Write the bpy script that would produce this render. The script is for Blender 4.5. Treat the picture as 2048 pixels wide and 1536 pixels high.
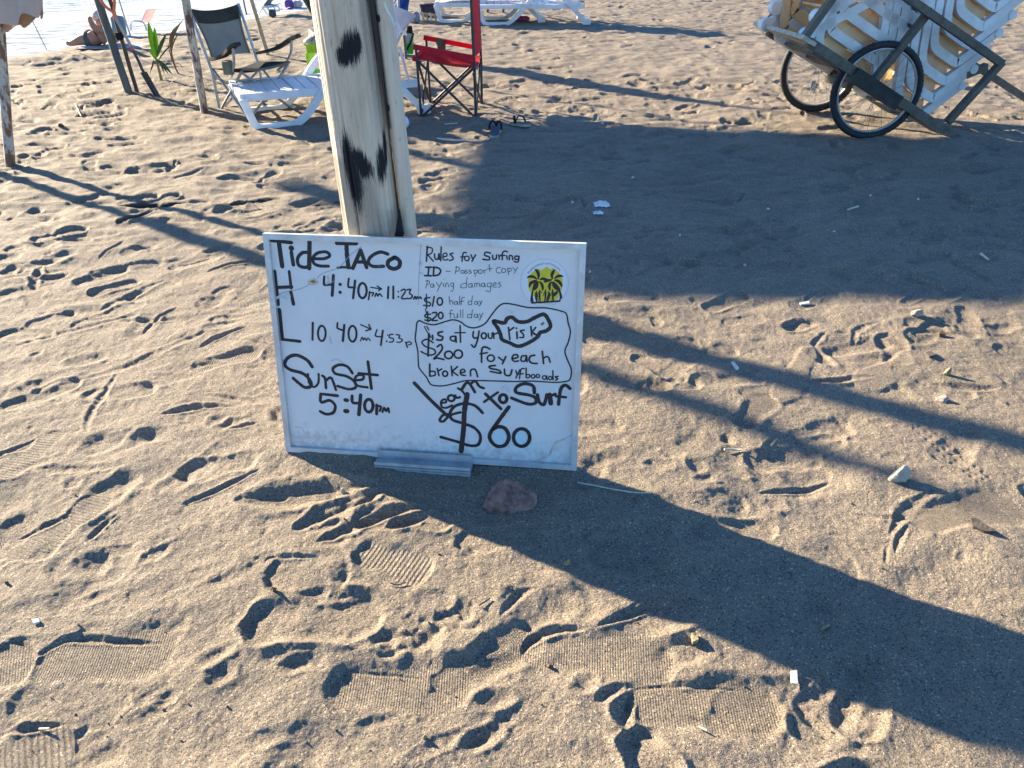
import bpy, math, random
import numpy as np
from mathutils import Vector, Matrix
for _o in list(bpy.data.objects): bpy.data.objects.remove(_o)
SC = bpy.context.scene; COL = SC.collection
R = math.radians
# ------------------------------------------------------------------ camera
PITCH = R(32.0); FPX = 1538.0; CAMH = 1.5
cam = bpy.data.cameras.new('camera'); co = bpy.data.objects.new('camera', cam); COL.objects.link(co)
co.location = (0, 0, CAMH); co.rotation_euler = (R(90) - PITCH, 0, 0)
cam.sensor_width = 36; cam.lens = 36 * FPX / 2048; cam.clip_start = .05; cam.clip_end = 5000
SC.camera = co
# ------------------------------------------------------------------ light
SUN_EL = R(18.5); SUN_AZ = (-.825, .565)          # horizontal direction towards the sun
W = bpy.data.worlds.new('World'); SC.world = W; W.use_nodes = True
nt = W.node_tree; bg = nt.nodes['Background']
sky = nt.nodes.new('ShaderNodeTexSky'); sky.sky_type = 'NISHITA'; sky.sun_disc = False
sky.sun_elevation = SUN_EL; sky.sun_rotation = math.atan2(SUN_AZ[0], SUN_AZ[1])
sky.air_density = 1.0; sky.dust_density = .2; sky.ozone_density = 3.0
tint = nt.nodes.new('ShaderNodeMix'); tint.data_type = 'RGBA'; tint.blend_type = 'MULTIPLY'; tint.inputs[0].default_value = 1; tint.inputs[7].default_value = (.55, .80, 1.07, 1)
nt.links.new(sky.outputs[0], tint.inputs[6]); nt.links.new(tint.outputs[2], bg.inputs[0]); bg.inputs[1].default_value = .067
sl = bpy.data.lights.new('sun', 'SUN'); sl.energy = 4.6; sl.angle = R(.75); sl.color = (1, .86, .64)
so = bpy.data.objects.new('sun', sl); COL.objects.link(so)
_sd = Vector((SUN_AZ[0] * math.cos(SUN_EL), SUN_AZ[1] * math.cos(SUN_EL), math.sin(SUN_EL)))
so.rotation_euler = _sd.to_track_quat('Z', 'Y').to_euler(); so.location = _sd * 30
vs = SC.view_settings; vs.view_transform = 'Standard'; vs.look = 'None'; vs.gamma = 1; vs.exposure = 2.5
try: SC.cycles.use_denoising = True
except Exception: pass
# ------------------------------------------------------------------ pixel helpers (2048 x 1536 photo pixels)
SP, CP = math.sin(PITCH), math.cos(PITCH)
def ray(px, py):
    u = (px - 1024) / FPX; v = (py - 768) / FPX
    return Vector((u, CP - v * SP, -SP - v * CP))
def G(px, py, h=0.0):                              # point of the ground (or of the level h) seen at a pixel
    d = ray(px, py); t = (h - CAMH) / d.z
    return Vector((d.x * t, d.y * t, h))
def PL(px, py, o, n):                              # point of the plane (o, n) seen at a pixel
    d = ray(px, py); c = Vector((0, 0, CAMH)); t = (Vector(o) - c).dot(n) / d.dot(n)
    return c + d * t
def PY(px, py, Y): return PL(px, py, (0, Y, 0), Vector((0, 1, 0)))
# ------------------------------------------------------------------ materials
def mat(name, col, rough=.6, var=.12, scale=8., bump=0., bscale=60., metal=0., spec=.5, stretch=None, col2=None, trans=0., coat=0., detail=5):
    m = bpy.data.materials.new(name); m.use_nodes = True; n = m.node_tree.nodes; l = m.node_tree.links
    b = n['Principled BSDF']; b.inputs['Roughness'].default_value = rough; b.inputs['Metallic'].default_value = metal
    b.inputs['Specular IOR Level'].default_value = spec; b.inputs['Coat Weight'].default_value = coat
    tc = n.new('ShaderNodeTexCoord'); mp = n.new('ShaderNodeMapping'); l.new(tc.outputs['Object'], mp.inputs[0])
    if stretch: mp.inputs['Scale'].default_value = stretch
    nz = n.new('ShaderNodeTexNoise'); nz.inputs['Scale'].default_value = scale; nz.inputs['Detail'].default_value = detail; nz.inputs['Roughness'].default_value = .65
    l.new(mp.outputs[0], nz.inputs['Vector'])
    r = n.new('ShaderNodeValToRGB'); c = Vector(col[:3]); c2 = Vector(col2) if col2 else c * (1 - 2 * var)
    r.color_ramp.elements[0].position = .35; r.color_ramp.elements[1].position = .65
    r.color_ramp.elements[0].color = (*c2, 1); r.color_ramp.elements[1].color = (*(c if col2 else c * (1 + var * .5)), 1)
    l.new(nz.outputs['Fac'], r.inputs[0]); l.new(r.outputs[0], b.inputs['Base Color'])
    if bump:
        nb = n.new('ShaderNodeTexNoise'); nb.inputs['Scale'].default_value = bscale; nb.inputs['Detail'].default_value = 4
        l.new(mp.outputs[0], nb.inputs['Vector']); bp = n.new('ShaderNodeBump'); bp.inputs['Strength'].default_value = bump; bp.inputs['Distance'].default_value = .01
        l.new(nb.outputs['Fac'], bp.inputs['Height']); l.new(bp.outputs[0], b.inputs['Normal'])
    if trans:
        t = n.new('ShaderNodeBsdfTranslucent'); l.new(r.outputs[0], t.inputs[0]); ms = n.new('ShaderNodeMixShader'); ms.inputs[0].default_value = trans
        l.new(b.outputs[0], ms.inputs[1]); l.new(t.outputs[0], ms.inputs[2]); l.new(ms.outputs[0], n['Material Output'].inputs[0])
    return m
# ------------------------------------------------------------------ mesh builder
class MB:
    def __init__(s): s.v = []; s.f = []
    def add(s, vs, fs):
        k = len(s.v); s.v += [tuple(v) for v in vs]; s.f += [tuple(i + k for i in f) for f in fs]
    def tube(s, pts, r, seg=8, ry=None, up=None, cap=True, closed=False):
        P = [Vector(p) for p in pts]; n = len(P); rr = r if isinstance(r, (list, tuple)) else [r] * n
        ring = []; prev = None; base = len(s.v)
        for i in range(n):
            if closed: t = P[(i + 1) % n] - P[i - 1]
            else: t = P[min(i + 1, n - 1)] - P[max(i - 1, 0)]
            if t.length < 1e-9: t = Vector((0, 0, 1))
            t.normalize()
            if up is not None: a = Vector(up) - t * t.dot(Vector(up))
            elif prev is None:
                a = Vector((0, 0, 1)) if abs(t.z) < .9 else Vector((1, 0, 0)); a = a - t * t.dot(a)
            else: a = prev - t * t.dot(prev)
            if a.length < 1e-6: a = t.orthogonal()
            a.normalize(); prev = a; b = t.cross(a)
            for k in range(seg):
                an = 2 * math.pi * k / seg
                x = math.cos(an) * rr[i]; y = math.sin(an) * (ry if ry else rr[i])
                s.v.append(tuple(P[i] + a * x + b * y))
        m = n if closed else n - 1
        for i in range(m):
            j = (i + 1) % n
            for k in range(seg):
                s.f.append((base + i * seg + k, base + i * seg + (k + 1) % seg, base + j * seg + (k + 1) % seg, base + j * seg + k))
        if cap and not closed:
            s.f.append(tuple(base + k for k in range(seg))[::-1]); s.f.append(tuple(base + (n - 1) * seg + k for k in range(seg)))
    def bar(s, pts, w, h, up=(0, 0, 1), closed=False):   # rectangular section: w across, h along 'up'
        P = [Vector(p) for p in pts]; n = len(P); base = len(s.v); U = Vector(up).normalized()
        for i in range(n):
            d0 = (P[i] - P[i - 1]) if (i > 0 or closed) else (P[i + 1] - P[i]); d1 = (P[(i + 1) % n] - P[i]) if (i < n - 1 or closed) else d0
            d0 = d0.normalized(); d1 = d1.normalized(); t = (d0 + d1).normalized() if (d0 + d1).length > 1e-6 else d1
            side = t.cross(U)
            if side.length < 1e-6: side = t.orthogonal()
            side.normalize(); u2 = side.cross(t).normalized(); k = 1 / max(.5, t.dot(d1))
            for a, b in ((-1, -1), (1, -1), (1, 1), (-1, 1)): s.v.append(tuple(P[i] + side * (a * w / 2 * (k if abs(side.dot(d1)) > 1e-3 else 1)) + u2 * (b * h / 2 * (k if abs(u2.dot(d1)) > 1e-3 else 1))))
        for i in range(n if closed else n - 1):
            j = (i + 1) % n
            for k in range(4): s.f.append((base + i * 4 + k, base + i * 4 + (k + 1) % 4, base + j * 4 + (k + 1) % 4, base + j * 4 + k))
        if not closed: s.f.append((base + 3, base + 2, base + 1, base)); e = base + (n - 1) * 4; s.f.append((e, e + 1, e + 2, e + 3))
    def box(s, c, d, rot=None):
        c = Vector(c); M = rot if rot is not None else Matrix.Identity(3)
        vs = [c + M @ Vector((x * d[0] / 2, y * d[1] / 2, z * d[2] / 2)) for x in (-1, 1) for y in (-1, 1) for z in (-1, 1)]
        s.add(vs, [(0, 1, 3, 2), (4, 6, 7, 5), (0, 4, 5, 1), (2, 3, 7, 6), (0, 2, 6, 4), (1, 5, 7, 3)])
    def slab(s, pts, off):                           # polygon extruded by the vector off
        off = Vector(off); P = [Vector(p) for p in pts]; n = len(P)
        s.add(P + [p + off for p in P], [tuple(range(n))[::-1], tuple(range(n, 2 * n))] + [(i, (i + 1) % n, n + (i + 1) % n, n + i) for i in range(n)])
    def grid(s, F, nu, nv, thick=0.):                # F(u,v)->Vector; optional thickness along -normal
        V = [[F(i / nu, j / nv) for j in range(nv + 1)] for i in range(nu + 1)]
        flat = [p for r in V for p in r]; q = lambda i, j: i * (nv + 1) + j
        fs = [(q(i, j), q(i + 1, j), q(i + 1, j + 1), q(i, j + 1)) for i in range(nu) for j in range(nv)]
        if not thick: s.add(flat, fs); return
        N = []
        for i in range(nu + 1):
            for j in range(nv + 1):
                a = V[min(i + 1, nu)][j] - V[max(i - 1, 0)][j]; b = V[i][min(j + 1, nv)] - V[i][max(j - 1, 0)]; c = a.cross(b)
                N.append(c.normalized() if c.length > 1e-12 else Vector((0, 0, 1)))
        m = len(flat); bot = [p - n * thick for p, n in zip(flat, N)]
        fb = [tuple(k + m for k in f[::-1]) for f in fs]; ed = []
        for i in range(nu): ed += [(q(i + 1, 0), q(i, 0), q(i, 0) + m, q(i + 1, 0) + m), (q(i, nv), q(i + 1, nv), q(i + 1, nv) + m, q(i, nv) + m)]
        for j in range(nv): ed += [(q(0, j), q(0, j + 1), q(0, j + 1) + m, q(0, j) + m), (q(nu, j + 1), q(nu, j), q(nu, j) + m, q(nu, j + 1) + m)]
        s.add(flat + bot, fs + fb + ed)
    def ball(s, c, r, nu=10, nv=7, M=None):
        c = Vector(c); r = r if isinstance(r, (list, tuple)) else (r, r, r); vs = []; fs = []
        for j in range(nv + 1):
            th = math.pi * j / nv
            for i in range(nu):
                ph = 2 * math.pi * i / nu; p = Vector((r[0] * math.sin(th) * math.cos(ph), r[1] * math.sin(th) * math.sin(ph), r[2] * math.cos(th)))
                vs.append(c + (M @ p if M is not None else p))
        for j in range(nv):
            for i in range(nu): fs.append((j * nu + i, (j + 1) * nu + i, (j + 1) * nu + (i + 1) % nu, j * nu + (i + 1) % nu))
        s.add(vs, fs)
    def build(s, name, m, parent=None, smooth=40, loc=None, label=None):
        me = bpy.data.meshes.new(name); o0 = Vector(loc) if loc is not None else Vector((0, 0, 0))
        if parent is not None and loc is None: o0 = parent.location.copy()
        me.from_pydata([tuple(Vector(v) - o0) for v in s.v], [], s.f); me.update()
        if m is not None: me.materials.append(m)
        import bmesh
        bm = bmesh.new(); bm.from_mesh(me); bmesh.ops.recalc_face_normals(bm, faces=bm.faces); bm.to_mesh(me); bm.free()
        if smooth: me.shade_smooth(); me.set_sharp_from_angle(angle=R(smooth))
        o = bpy.data.objects.new(name, me); COL.objects.link(o)
        if parent is not None:
            o.parent = parent
            if loc is not None: o.location = o0 - parent.location
        else: o.location = o0
        if label: o['label'] = label
        return o
def tag(o, label, cat, group=None, kind=None):
    if label: o['label'] = label
    if cat: o['category'] = cat
    if group: o['group'] = group
    if kind: o['kind'] = kind
    return o
def thing(name, loc, label, cat, group=None):
    o = bpy.data.objects.new(name, None); COL.objects.link(o); o.location = loc; o.empty_display_size = .1
    return tag(o, label, cat, group)
def catmull(P, n=8, closed=False):
    P = [Vector(p) for p in P]; N = len(P)
    if N < 3 and not closed: return P
    out = []
    for i in range(N if closed else N - 1):
        g = (lambda k: P[k % N]) if closed else (lambda k: P[min(max(k, 0), N - 1)])
        a, b, c, d = g(i - 1), g(i), g(i + 1), g(i + 2)
        for k in range(n):
            t = k / n; out.append(.5 * ((2 * b) + (c - a) * t + (2 * a - 5 * b + 4 * c - d) * t * t + (3 * b - a - 3 * c + d) * t ** 3))
    if not closed: out.append(P[-1])
    return out
# ------------------------------------------------------------------ sand height field
RNG = np.random.default_rng(7)
def vnoise(x, y, seed):                             # smooth value noise in [-1, 1]
    xi = np.floor(x).astype(np.int64); yi = np.floor(y).astype(np.int64); fx = x - xi; fy = y - yi
    fx = fx * fx * fx * (fx * (fx * 6 - 15) + 10); fy = fy * fy * fy * (fy * (fy * 6 - 15) + 10)
    def h(a, b):
        n = (a * 374761393 + b * 668265263 + seed * 1442695041) & 0xffffffff
        n = ((n ^ (n >> 13)) * 1274126177) & 0xffffffff; n = n ^ (n >> 16)
        return (n & 0xffff) / 32767.5 - 1
    return (h(xi, yi) * (1 - fx) + h(xi + 1, yi) * fx) * (1 - fy) + (h(xi, yi + 1) * (1 - fx) + h(xi + 1, yi + 1) * fx) * fy
SHORE_A = Vector((-6.2, 10.0)); SHORE_N = Vector((-.894, .447))
def shore_d(x, y): return (x - SHORE_A.x) * SHORE_N.x + (y - SHORE_A.y) * SHORE_N.y
class Tile:
    def __init__(s, x0, x1, y0, y1, d):
        s.x0, s.y0, s.d = x0, y0, d; s.nx = int((x1 - x0) / d) + 1; s.ny = int((y1 - y0) / d) + 1
        s.x = (x0 + d * np.arange(s.nx)).astype(np.float32); s.y = (y0 + d * np.arange(s.ny)).astype(np.float32)
        X, Y = np.meshgrid(s.x, s.y); wx = X + .10 * vnoise(X * 2.1, Y * 2.1, 91); wy = Y + .10 * vnoise(X * 2.1 + 9, Y * 2.1, 92)
        s.h = .014 * vnoise(wx * .8, wy * .8, 1) + .009 * vnoise(wx * 2.3, wy * 2.3, 2) + .0055 * vnoise(wx * 6, wy * 7, 3)
        ca, sa = math.cos(.45), math.sin(.45); su = wx * ca + wy * sa; sv = -wx * sa + wy * ca
        s.h += .0042 * vnoise(su * 5, sv * 13, 21) + .0024 * vnoise(su * 10, sv * 24, 22) * (.5 + .5 * vnoise(wx * 1.3, wy * 1.3, 23)); s.h += (.005 * (1 - np.abs(vnoise(wx * 3.4, wy * 6.5, 24)) * 2) + .003 * (1 - 2 * np.abs(vnoise(wx * 7.5, wy * 13, 25)))) * (1. if d > .005 else .55)
        s.damp = np.zeros_like(s.h); s.rib = np.zeros_like(s.h); s.ph = np.zeros_like(s.h)
        s.X, s.Y = X, Y
    def fine(s):                                    # small lumps, after the prints so that prints are crumbly
        X, Y = s.X, s.Y; d = s.d; sm = 1 - .75 * s.rib
        if d > .005: s.h += .0062 * vnoise(X * 6.5, Y * 9, 26) + .0046 * vnoise(X * 12, Y * 17, 27) + .005 * (.5 - np.abs(vnoise(X * 4, Y * 8, 28)))
        if d < .05: s.h += ((.0028 if d > .005 else .0018) * vnoise(X * 15, Y * 15, 4) + (.0022 if d > .005 else .0010) * np.abs(vnoise(X * 27 + 5, Y * 27, 5))) * sm
        if d < .02: s.h += (.0012 * vnoise(X * 48, Y * 48, 6)) * sm
        if d < .005: s.h += .0007 * vnoise(X * 105, Y * 105, 7) * sm; c = np.maximum(vnoise(X * 34 + 3, Y * 34, 8) - .5, 0); s.h += .0022 * c * sm
    def slump(s, it=14, lim=.55):                    # dry sand slides where it is too steep
        h = s.h
        for _ in range(it):
            gx = np.zeros_like(h); gy = np.zeros_like(h); gx[:, 1:-1] = h[:, 2:] - h[:, :-2]; gy[1:-1] = h[2:] - h[:-2]
            k = np.clip((np.hypot(gx, gy) / (2 * s.d) - lim) / .35, 0, 1)
            lap = np.zeros_like(h); lap[1:-1, 1:-1] = h[2:, 1:-1] + h[:-2, 1:-1] + h[1:-1, 2:] + h[1:-1, :-2] - 4 * h[1:-1, 1:-1]
            h += .2 * np.maximum(k, .04) * lap
        s.h = h
    def win(s, cx, cy, r):
        i0 = max(0, int((cx - r - s.x0) / s.d)); i1 = min(s.nx, int((cx + r - s.x0) / s.d) + 2)
        j0 = max(0, int((cy - r - s.y0) / s.d)); j1 = min(s.ny, int((cy + r - s.y0) / s.d) + 2)
        return (i0, i1, j0, j1) if i1 - i0 > 1 and j1 - j0 > 1 else None
TILES = [Tile(-3.0, 3.6, .2, 4.0, .0028), Tile(-7.5, 8.5, 3.6, 8.2, .009), Tile(-20, 22, 7.4, 26, .026)]
def smooth(a, b, x):
    t = np.clip((x - a) / (b - a), 0, 1); return t * t * (3 - 2 * t)
def sole(u):                                        # half width of a shoe print along its length, heel 0 .. toe 1
    return np.sqrt(np.clip(1 - np.clip((.16 - u) / .16, 0, 1) ** 2, 0, 1)) * np.sqrt(np.clip(1 - np.clip((u - .78) / .22, 0, 1) ** 2, 0, 1)) * (.40 + .10 * smooth(.3, .72, u) - .05 * np.exp(-((u - .42) / .16) ** 2))
def stamp_foot(a, b, w, dep, rim=.35, ribs=0, tile=None, toe=.5, edge=.10, seed=0, lumps=0.):
    """shoe print from heel a to toe b (ground points), width w"""
    a = Vector(a[:2]); b = Vector(b[:2]); L = (b - a).length; d = (b - a) / L; c = (a + b) / 2
    for T in (TILES if tile is None else [TILES[tile]]):
        if T.d > .02 and L < .2: continue
        q = T.win(c.x, c.y, L * .75 + w)
        if q is None: continue
        i0, i1, j0, j1 = q; X = T.X[j0:j1, i0:i1]; Y = T.Y[j0:j1, i0:i1]
        u = ((X - a.x) * d.x + (Y - a.y) * d.y) / L; v = (-(X - a.x) * d.y + (Y - a.y) * d.x) / w
        jit = .05 * vnoise(X * 20, Y * 20, 30 + seed)
        hw = sole(np.clip(u, 0, 1)); e = (np.abs(v) - hw) * w + np.maximum(np.maximum(-u, u - 1), 0) * L + jit * w
        ins = 1 - smooth(-edge * w * .5, edge * w * .5, e)
        prof = 1 + toe * (.7 * smooth(.75, 1.0, u) + .5 * smooth(.2, .0, u))
        z = -dep * ins * prof
        z = z + dep * rim * np.exp(-((e - .14 * w) / (.10 * w)) ** 2) * (1 - ins) * (.6 + .8 * vnoise(X * 9, Y * 9, 40 + seed))
        if lumps: z = z + lumps * ins * np.maximum(vnoise(X * 45, Y * 45, 44 + seed), -.2)
        S = T.h[j0:j1, i0:i1]
        if ribs: S *= (1 - .6 * ins)
        S += z
        if ribs:
            T.rib[j0:j1, i0:i1] = np.maximum(T.rib[j0:j1, i0:i1], smooth(.5, 1, ins) * (1 if ribs > 0 else .6))
            sel = ins > .02; ph = (u * L / abs(ribs)); T.ph[j0:j1, i0:i1][sel] = ph[sel]
def stamp_dent(c, rx, ry, ang, dep, rim=.4, soft=.5, seed=0):
    c = Vector(c[:2]); ca, sa = math.cos(ang), math.sin(ang); r = max(rx, ry)
    for T in TILES:
        if r < T.d * 1.5: continue
        q = T.win(c.x, c.y, r * 2.2)
        if q is None: continue
        i0, i1, j0, j1 = q; X = T.X[j0:j1, i0:i1]; Y = T.Y[j0:j1, i0:i1]; dx = X - c.x; dy = Y - c.y
        u = (dx * ca + dy * sa) / rx; v = (-dx * sa + dy * ca) / ry
        k = np.sqrt(u * u + v * v) + .16 * vnoise(X / r * 1.7, Y / r * 1.7, 50 + seed)
        z = -dep * (1 - smooth(1 - soft, 1 + soft * .25, k)) + dep * rim * np.exp(-((k - 1.25) / .24) ** 2) * (.65 + .5 * vnoise(X / r, Y / r, 60 + seed))
        T.h[j0:j1, i0:i1] += z
def stamp_line(pts, w, dep, rim=.4, taper=True, damp=0.):   # groove along a polyline of ground points
    P = [Vector(p[:2]) for p in pts]; P = [Vector((q.x, q.y)) for q in catmull([(p.x, p.y, 0) for p in P], 6)] if len(P) > 2 else P
    lo = Vector((min(p.x for p in P), min(p.y for p in P))); hi = Vector((max(p.x for p in P), max(p.y for p in P))); c = (lo + hi) / 2; r = (hi - lo).length / 2 + w * 3
    tot = sum((P[i + 1] - P[i]).length for i in range(len(P) - 1))
    for T in TILES:
        if w < T.d * 1.2: continue
        q = T.win(c.x, c.y, r)
        if q is None: continue
        i0, i1, j0, j1 = q; X = T.X[j0:j1, i0:i1]; Y = T.Y[j0:j1, i0:i1]; D = np.full(X.shape, 9., np.float32); S = np.zeros(X.shape, np.float32); acc = 0
        for i in range(len(P) - 1):
            a, b = P[i], P[i + 1]; ab = b - a; l2 = ab.length_squared + 1e-12
            t = np.clip(((X - a.x) * ab.x + (Y - a.y) * ab.y) / l2, 0, 1); d = np.hypot(X - a.x - t * ab.x, Y - a.y - t * ab.y)
            m = d < D; D[m] = d[m]; S[m] = (acc + t[m] * math.sqrt(l2)) / tot; acc += math.sqrt(l2)
        ww = w * (np.sqrt(np.clip(S * (1 - S) * 4, .02, 1)) if taper else 1) * (1 + .25 * vnoise(X * 25, Y * 25, 70)) / 2
        k = D / ww
        T.h[j0:j1, i0:i1] += (-dep * (1 - smooth(.35, 1.1, k)) + dep * rim * np.exp(-((k - 1.5) / .4) ** 2)) * (np.sqrt(np.clip(S * (1 - S) * 4, 0, 1)) if taper else 1)
        if damp: T.damp[j0:j1, i0:i1] = np.maximum(T.damp[j0:j1, i0:i1], damp * (1 - smooth(.7, 1.5, k + .5 * vnoise(X * 22, Y * 22, 71))))
def px(*a): return [G(x, y) for x, y in a]
def gscale(x, y):                                   # metres per photo pixel (sideways) at a ground pixel
    return (G(x + 1, y) - G(x, y)).length
# ------------------------------------------------------------------ random trampling
rr = random.Random(11)
def wander(n, xr, yr, near=False):
    for k in range(n):
        x = rr.uniform(*xr); y = rr.uniform(*yr)
        if abs(x) > .78 * y + 1.2: continue
        if shore_d(x, y) > -.6 : continue
        an = rr.choice([rr.gauss(.35, .45), rr.gauss(.35, .45), rr.uniform(0, 6.28)]) + rr.choice([0, math.pi])
        L = rr.uniform(.23, .30); dep = rr.uniform(.003, .010) * (.85 if near else 1.4); d = Vector((math.cos(an), math.sin(an))) * L / 2; c = Vector((x, y))
        t = rr.random()
        if t < .55: stamp_foot(c - d, c + d, rr.uniform(.085, .105), dep, rim=rr.uniform(.25, .7), edge=rr.choice([.3, .5, .9] if near else [.12, .3, .6]), seed=k % 17, toe=rr.uniform(.2, 1.3), ribs=(.0062 if (near and rr.random() < .25) else 0))
        elif t < .85: stamp_dent(c, rr.uniform(.04, .13), rr.uniform(.025, .06), an, dep * rr.uniform(.8, 1.7), rim=rr.uniform(.2, .6), soft=rr.uniform(.3, .8), seed=k % 17)
        else: stamp_line([c - d, c + Vector((rr.uniform(-.03, .03), rr.uniform(-.03, .03))), c + d], rr.uniform(.015, .04), dep * 1.1, rim=.5)
wander(1300, (-8, 8), (3.3, 8.2)); wander(3000, (-16, 18), (7.4, 20)); wander(380, (-2.8, 3.4), (.4, 3.9), True)
for k in range(420):                                # toe holes, heel dents, clods of the near sand
    x = rr.uniform(-2.8, 3.4); y = rr.uniform(.4, 4.0); r0 = rr.uniform(.007, .03)
    stamp_dent((x, y), r0 * rr.uniform(1, 2.2), r0, rr.uniform(0, 3.1), r0 * rr.uniform(.10, .28) * rr.choice([1, 1, -0.8]), rim=.3, soft=.6, seed=k % 13)
# ------------------------------------------------------------------ the prints the photograph shows
RB = .0060
def foot(p0, p1, wpx, dep, **k):
    a, b = G(*p0), G(*p1); m = gscale((p0[0] + p1[0]) / 2, (p0[1] + p1[1]) / 2)
    ax = (b - a).normalized()
    stamp_foot(a, b, wpx * m * (1.0 + .45 * abs(ax.x)), dep * (.30 if k.get('ribs') else .45), **k)
foot((655, 1382), (942, 1378), 92, .010, ribs=RB, edge=.35, toe=.3, rim=.2, seed=1)
foot((1250, 1408), (1562, 1424), 98, .014, ribs=RB, edge=.3, toe=.4, rim=.25, seed=2)
foot((1040, 1300), (1350, 1325), 92, .012, ribs=-RB, edge=.35, toe=.5, rim=.2, seed=3)
foot((70, 1330), (350, 1300), 92, .008, ribs=RB, edge=.3, toe=.3, rim=.2, seed=4)
foot((-90, 1360), (72, 1310), 90, .010, ribs=-RB, edge=.1, seed=5)
foot((82, 1100), (212, 985), 62, .009, ribs=.0125, edge=.10, toe=.8, seed=6)
foot((15, 1120), (130, 1040), 55, .006, ribs=.0125, edge=.2, seed=7)
foot((715, 1105), (862, 1150), 66, .005, ribs=.0125, edge=.3, seed=8)
foot((535, 1150), (700, 1146), 74, .013, ribs=0, edge=.2, toe=1.2, seed=9)
foot((490, 1262), (765, 1225), 84, .030, edge=.4, toe=.3, rim=.6, seed=10)
foot((1268, 1462), (1330, 1590), 84, .034, edge=.35, toe=.2, rim=.5, seed=11)
foot((748, 1300), (880, 1262), 60, .012, edge=.2, lumps=.012, seed=12)
foot((872, 1248), (958, 1226), 56, .012, edge=.2, lumps=.012, seed=13)
foot((-10, 1545), (150, 1480), 110, .006, ribs=.012, edge=.3, seed=14)
foot((1820, 1045), (2040, 1010), 74, .006, ribs=RB, edge=.2, seed=15)
foot((1845, 700), (1720, 770), 52, .006, ribs=.011, edge=.2, seed=16)
foot((1625, 690), (1560, 800), 44, .006, ribs=.011, edge=.2, seed=17)
foot((120, 860), (0, 960), 56, .008, ribs=.0125, edge=.2, seed=18)
foot((180, 548), (322, 524), 26, .016, edge=.3, seed=19)
foot((50, 650), (150, 626), 28, .010, edge=.2, seed=20)
foot((140, 655), (290, 605), 30, .008, edge=.2, seed=21)
foot((420, 640), (560, 630), 34, .008, edge=.15, seed=22)
foot((1445, 640), (1530, 632), 26, .009, edge=.2, seed=23)
foot((1375, 905), (1450, 845), 60, .007, edge=.25, seed=24)
foot((1520, 905), (1660, 960), 70, .006, edge=.3, seed=25)
foot((1560, 1120), (1720, 1150), 90, .006, edge=.2, seed=26)
foot((1180, 1100), (1330, 1140), 80, .008, edge=.3, seed=27)
foot((380, 1000), (520, 1080), 80, .006, edge=.3, seed=28)
def dent(x, y, rx, ry, ang, dep, **k):              # sizes in photo pixels, ry is measured on the ground
    m = gscale(x, y); stamp_dent(G(x, y), rx * m, ry * m, ang, dep * .42, **k)
for d in [(182, 1128, 34, 34, .3, .024), (118, 1138, 22, 34, .5, .012), (352, 965, 34, 26, .9, .018), (430, 1318, 36, 22, .6, .022), (442, 1352, 28, 26, 1.0, .022), (606, 1334, 44, 20, .3, .022),
          (1078, 1205, 66, 60, .6, .030), (660, 1188, 56, 20, .1, .020), (452, 1162, 30, 24, .3, .008), (985, 1402, 40, 22, .2, .020), (965, 1478, 40, 24, .5, .026), (1010, 1440, 30, 18, .6, .014),
          (1170, 1372, 30, 22, .8, .014), (1315, 936, 30, 18, 0, .018), (1392, 938, 18, 26, .2, .018), (1412, 962, 24, 16, .4, .016), (1338, 918, 10, 10, 0, .010), (1610, 980, 40, 20, .4, .014), (1550, 1010, 22, 18, 0, .014),
          (1230, 915, 34, 20, .6, .012), (1468, 945, 18, 30, 1.3, .014), (190, 1195, 40, 16, .6, .010), (70, 930, 50, 14, .6, .008), (450, 850, 20, 16, 1.2, .014), (470, 845, 24, 14, .5, .012), (200, 800, 28, 14, .3, .012),
          (440, 650, 34, 14, .5, .012), (570, 690, 24, 12, .2, .010), (1300, 620, 14, 14, 0, .008), (1470, 640, 12, 12, 0, .006), (395, 730, 18, 10, .3, .008), (300, 1430, 50, 20, .5, .012), (330, 1400, 26, 16, .3, .012), (870, 1330, 22, 12, .9, .008),
          (1620, 1440, 14, 40, .5, .016), (1700, 1440, 30, 24, .3, .012), (540, 1480, 60, 20, .3, .010), (760, 1445, 44, 14, .3, .010), (880, 1490, 60, 18, .5, .010), (1640, 1215, 40, 20, 0, .010), (1290, 1130, 60, 30, .2, .012), (1420, 1200, 60, 24, .1, .008)]:
    dent(*d[:5], d[5], rim=.4, soft=.8)
dent(1100, 1185, 70, 55, .5, -.030, rim=0, soft=1.0)
for d in [(600, 1255, 150, 60, .1, -.020), (680, 1440, 240, 50, 0, -.007), (930, 1290, 110, 45, .2, -.010), (60, 1420, 160, 70, .2, -.010), (1200, 1370, 90, 36, .2, -.008), (440, 1030, 130, 60, .4, -.010), (560, 1300, 90, 40, 0, -.010),
          (130, 340, 110, 120, 0, -.030), (60, 400, 130, 160, .2, -.030), (1310, 1510, 40, 40, .2, -.012), (1240, 1240, 90, 40, .6, -.008)]:
    dent(*d[:5], d[5], rim=0, soft=1.1)
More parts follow.
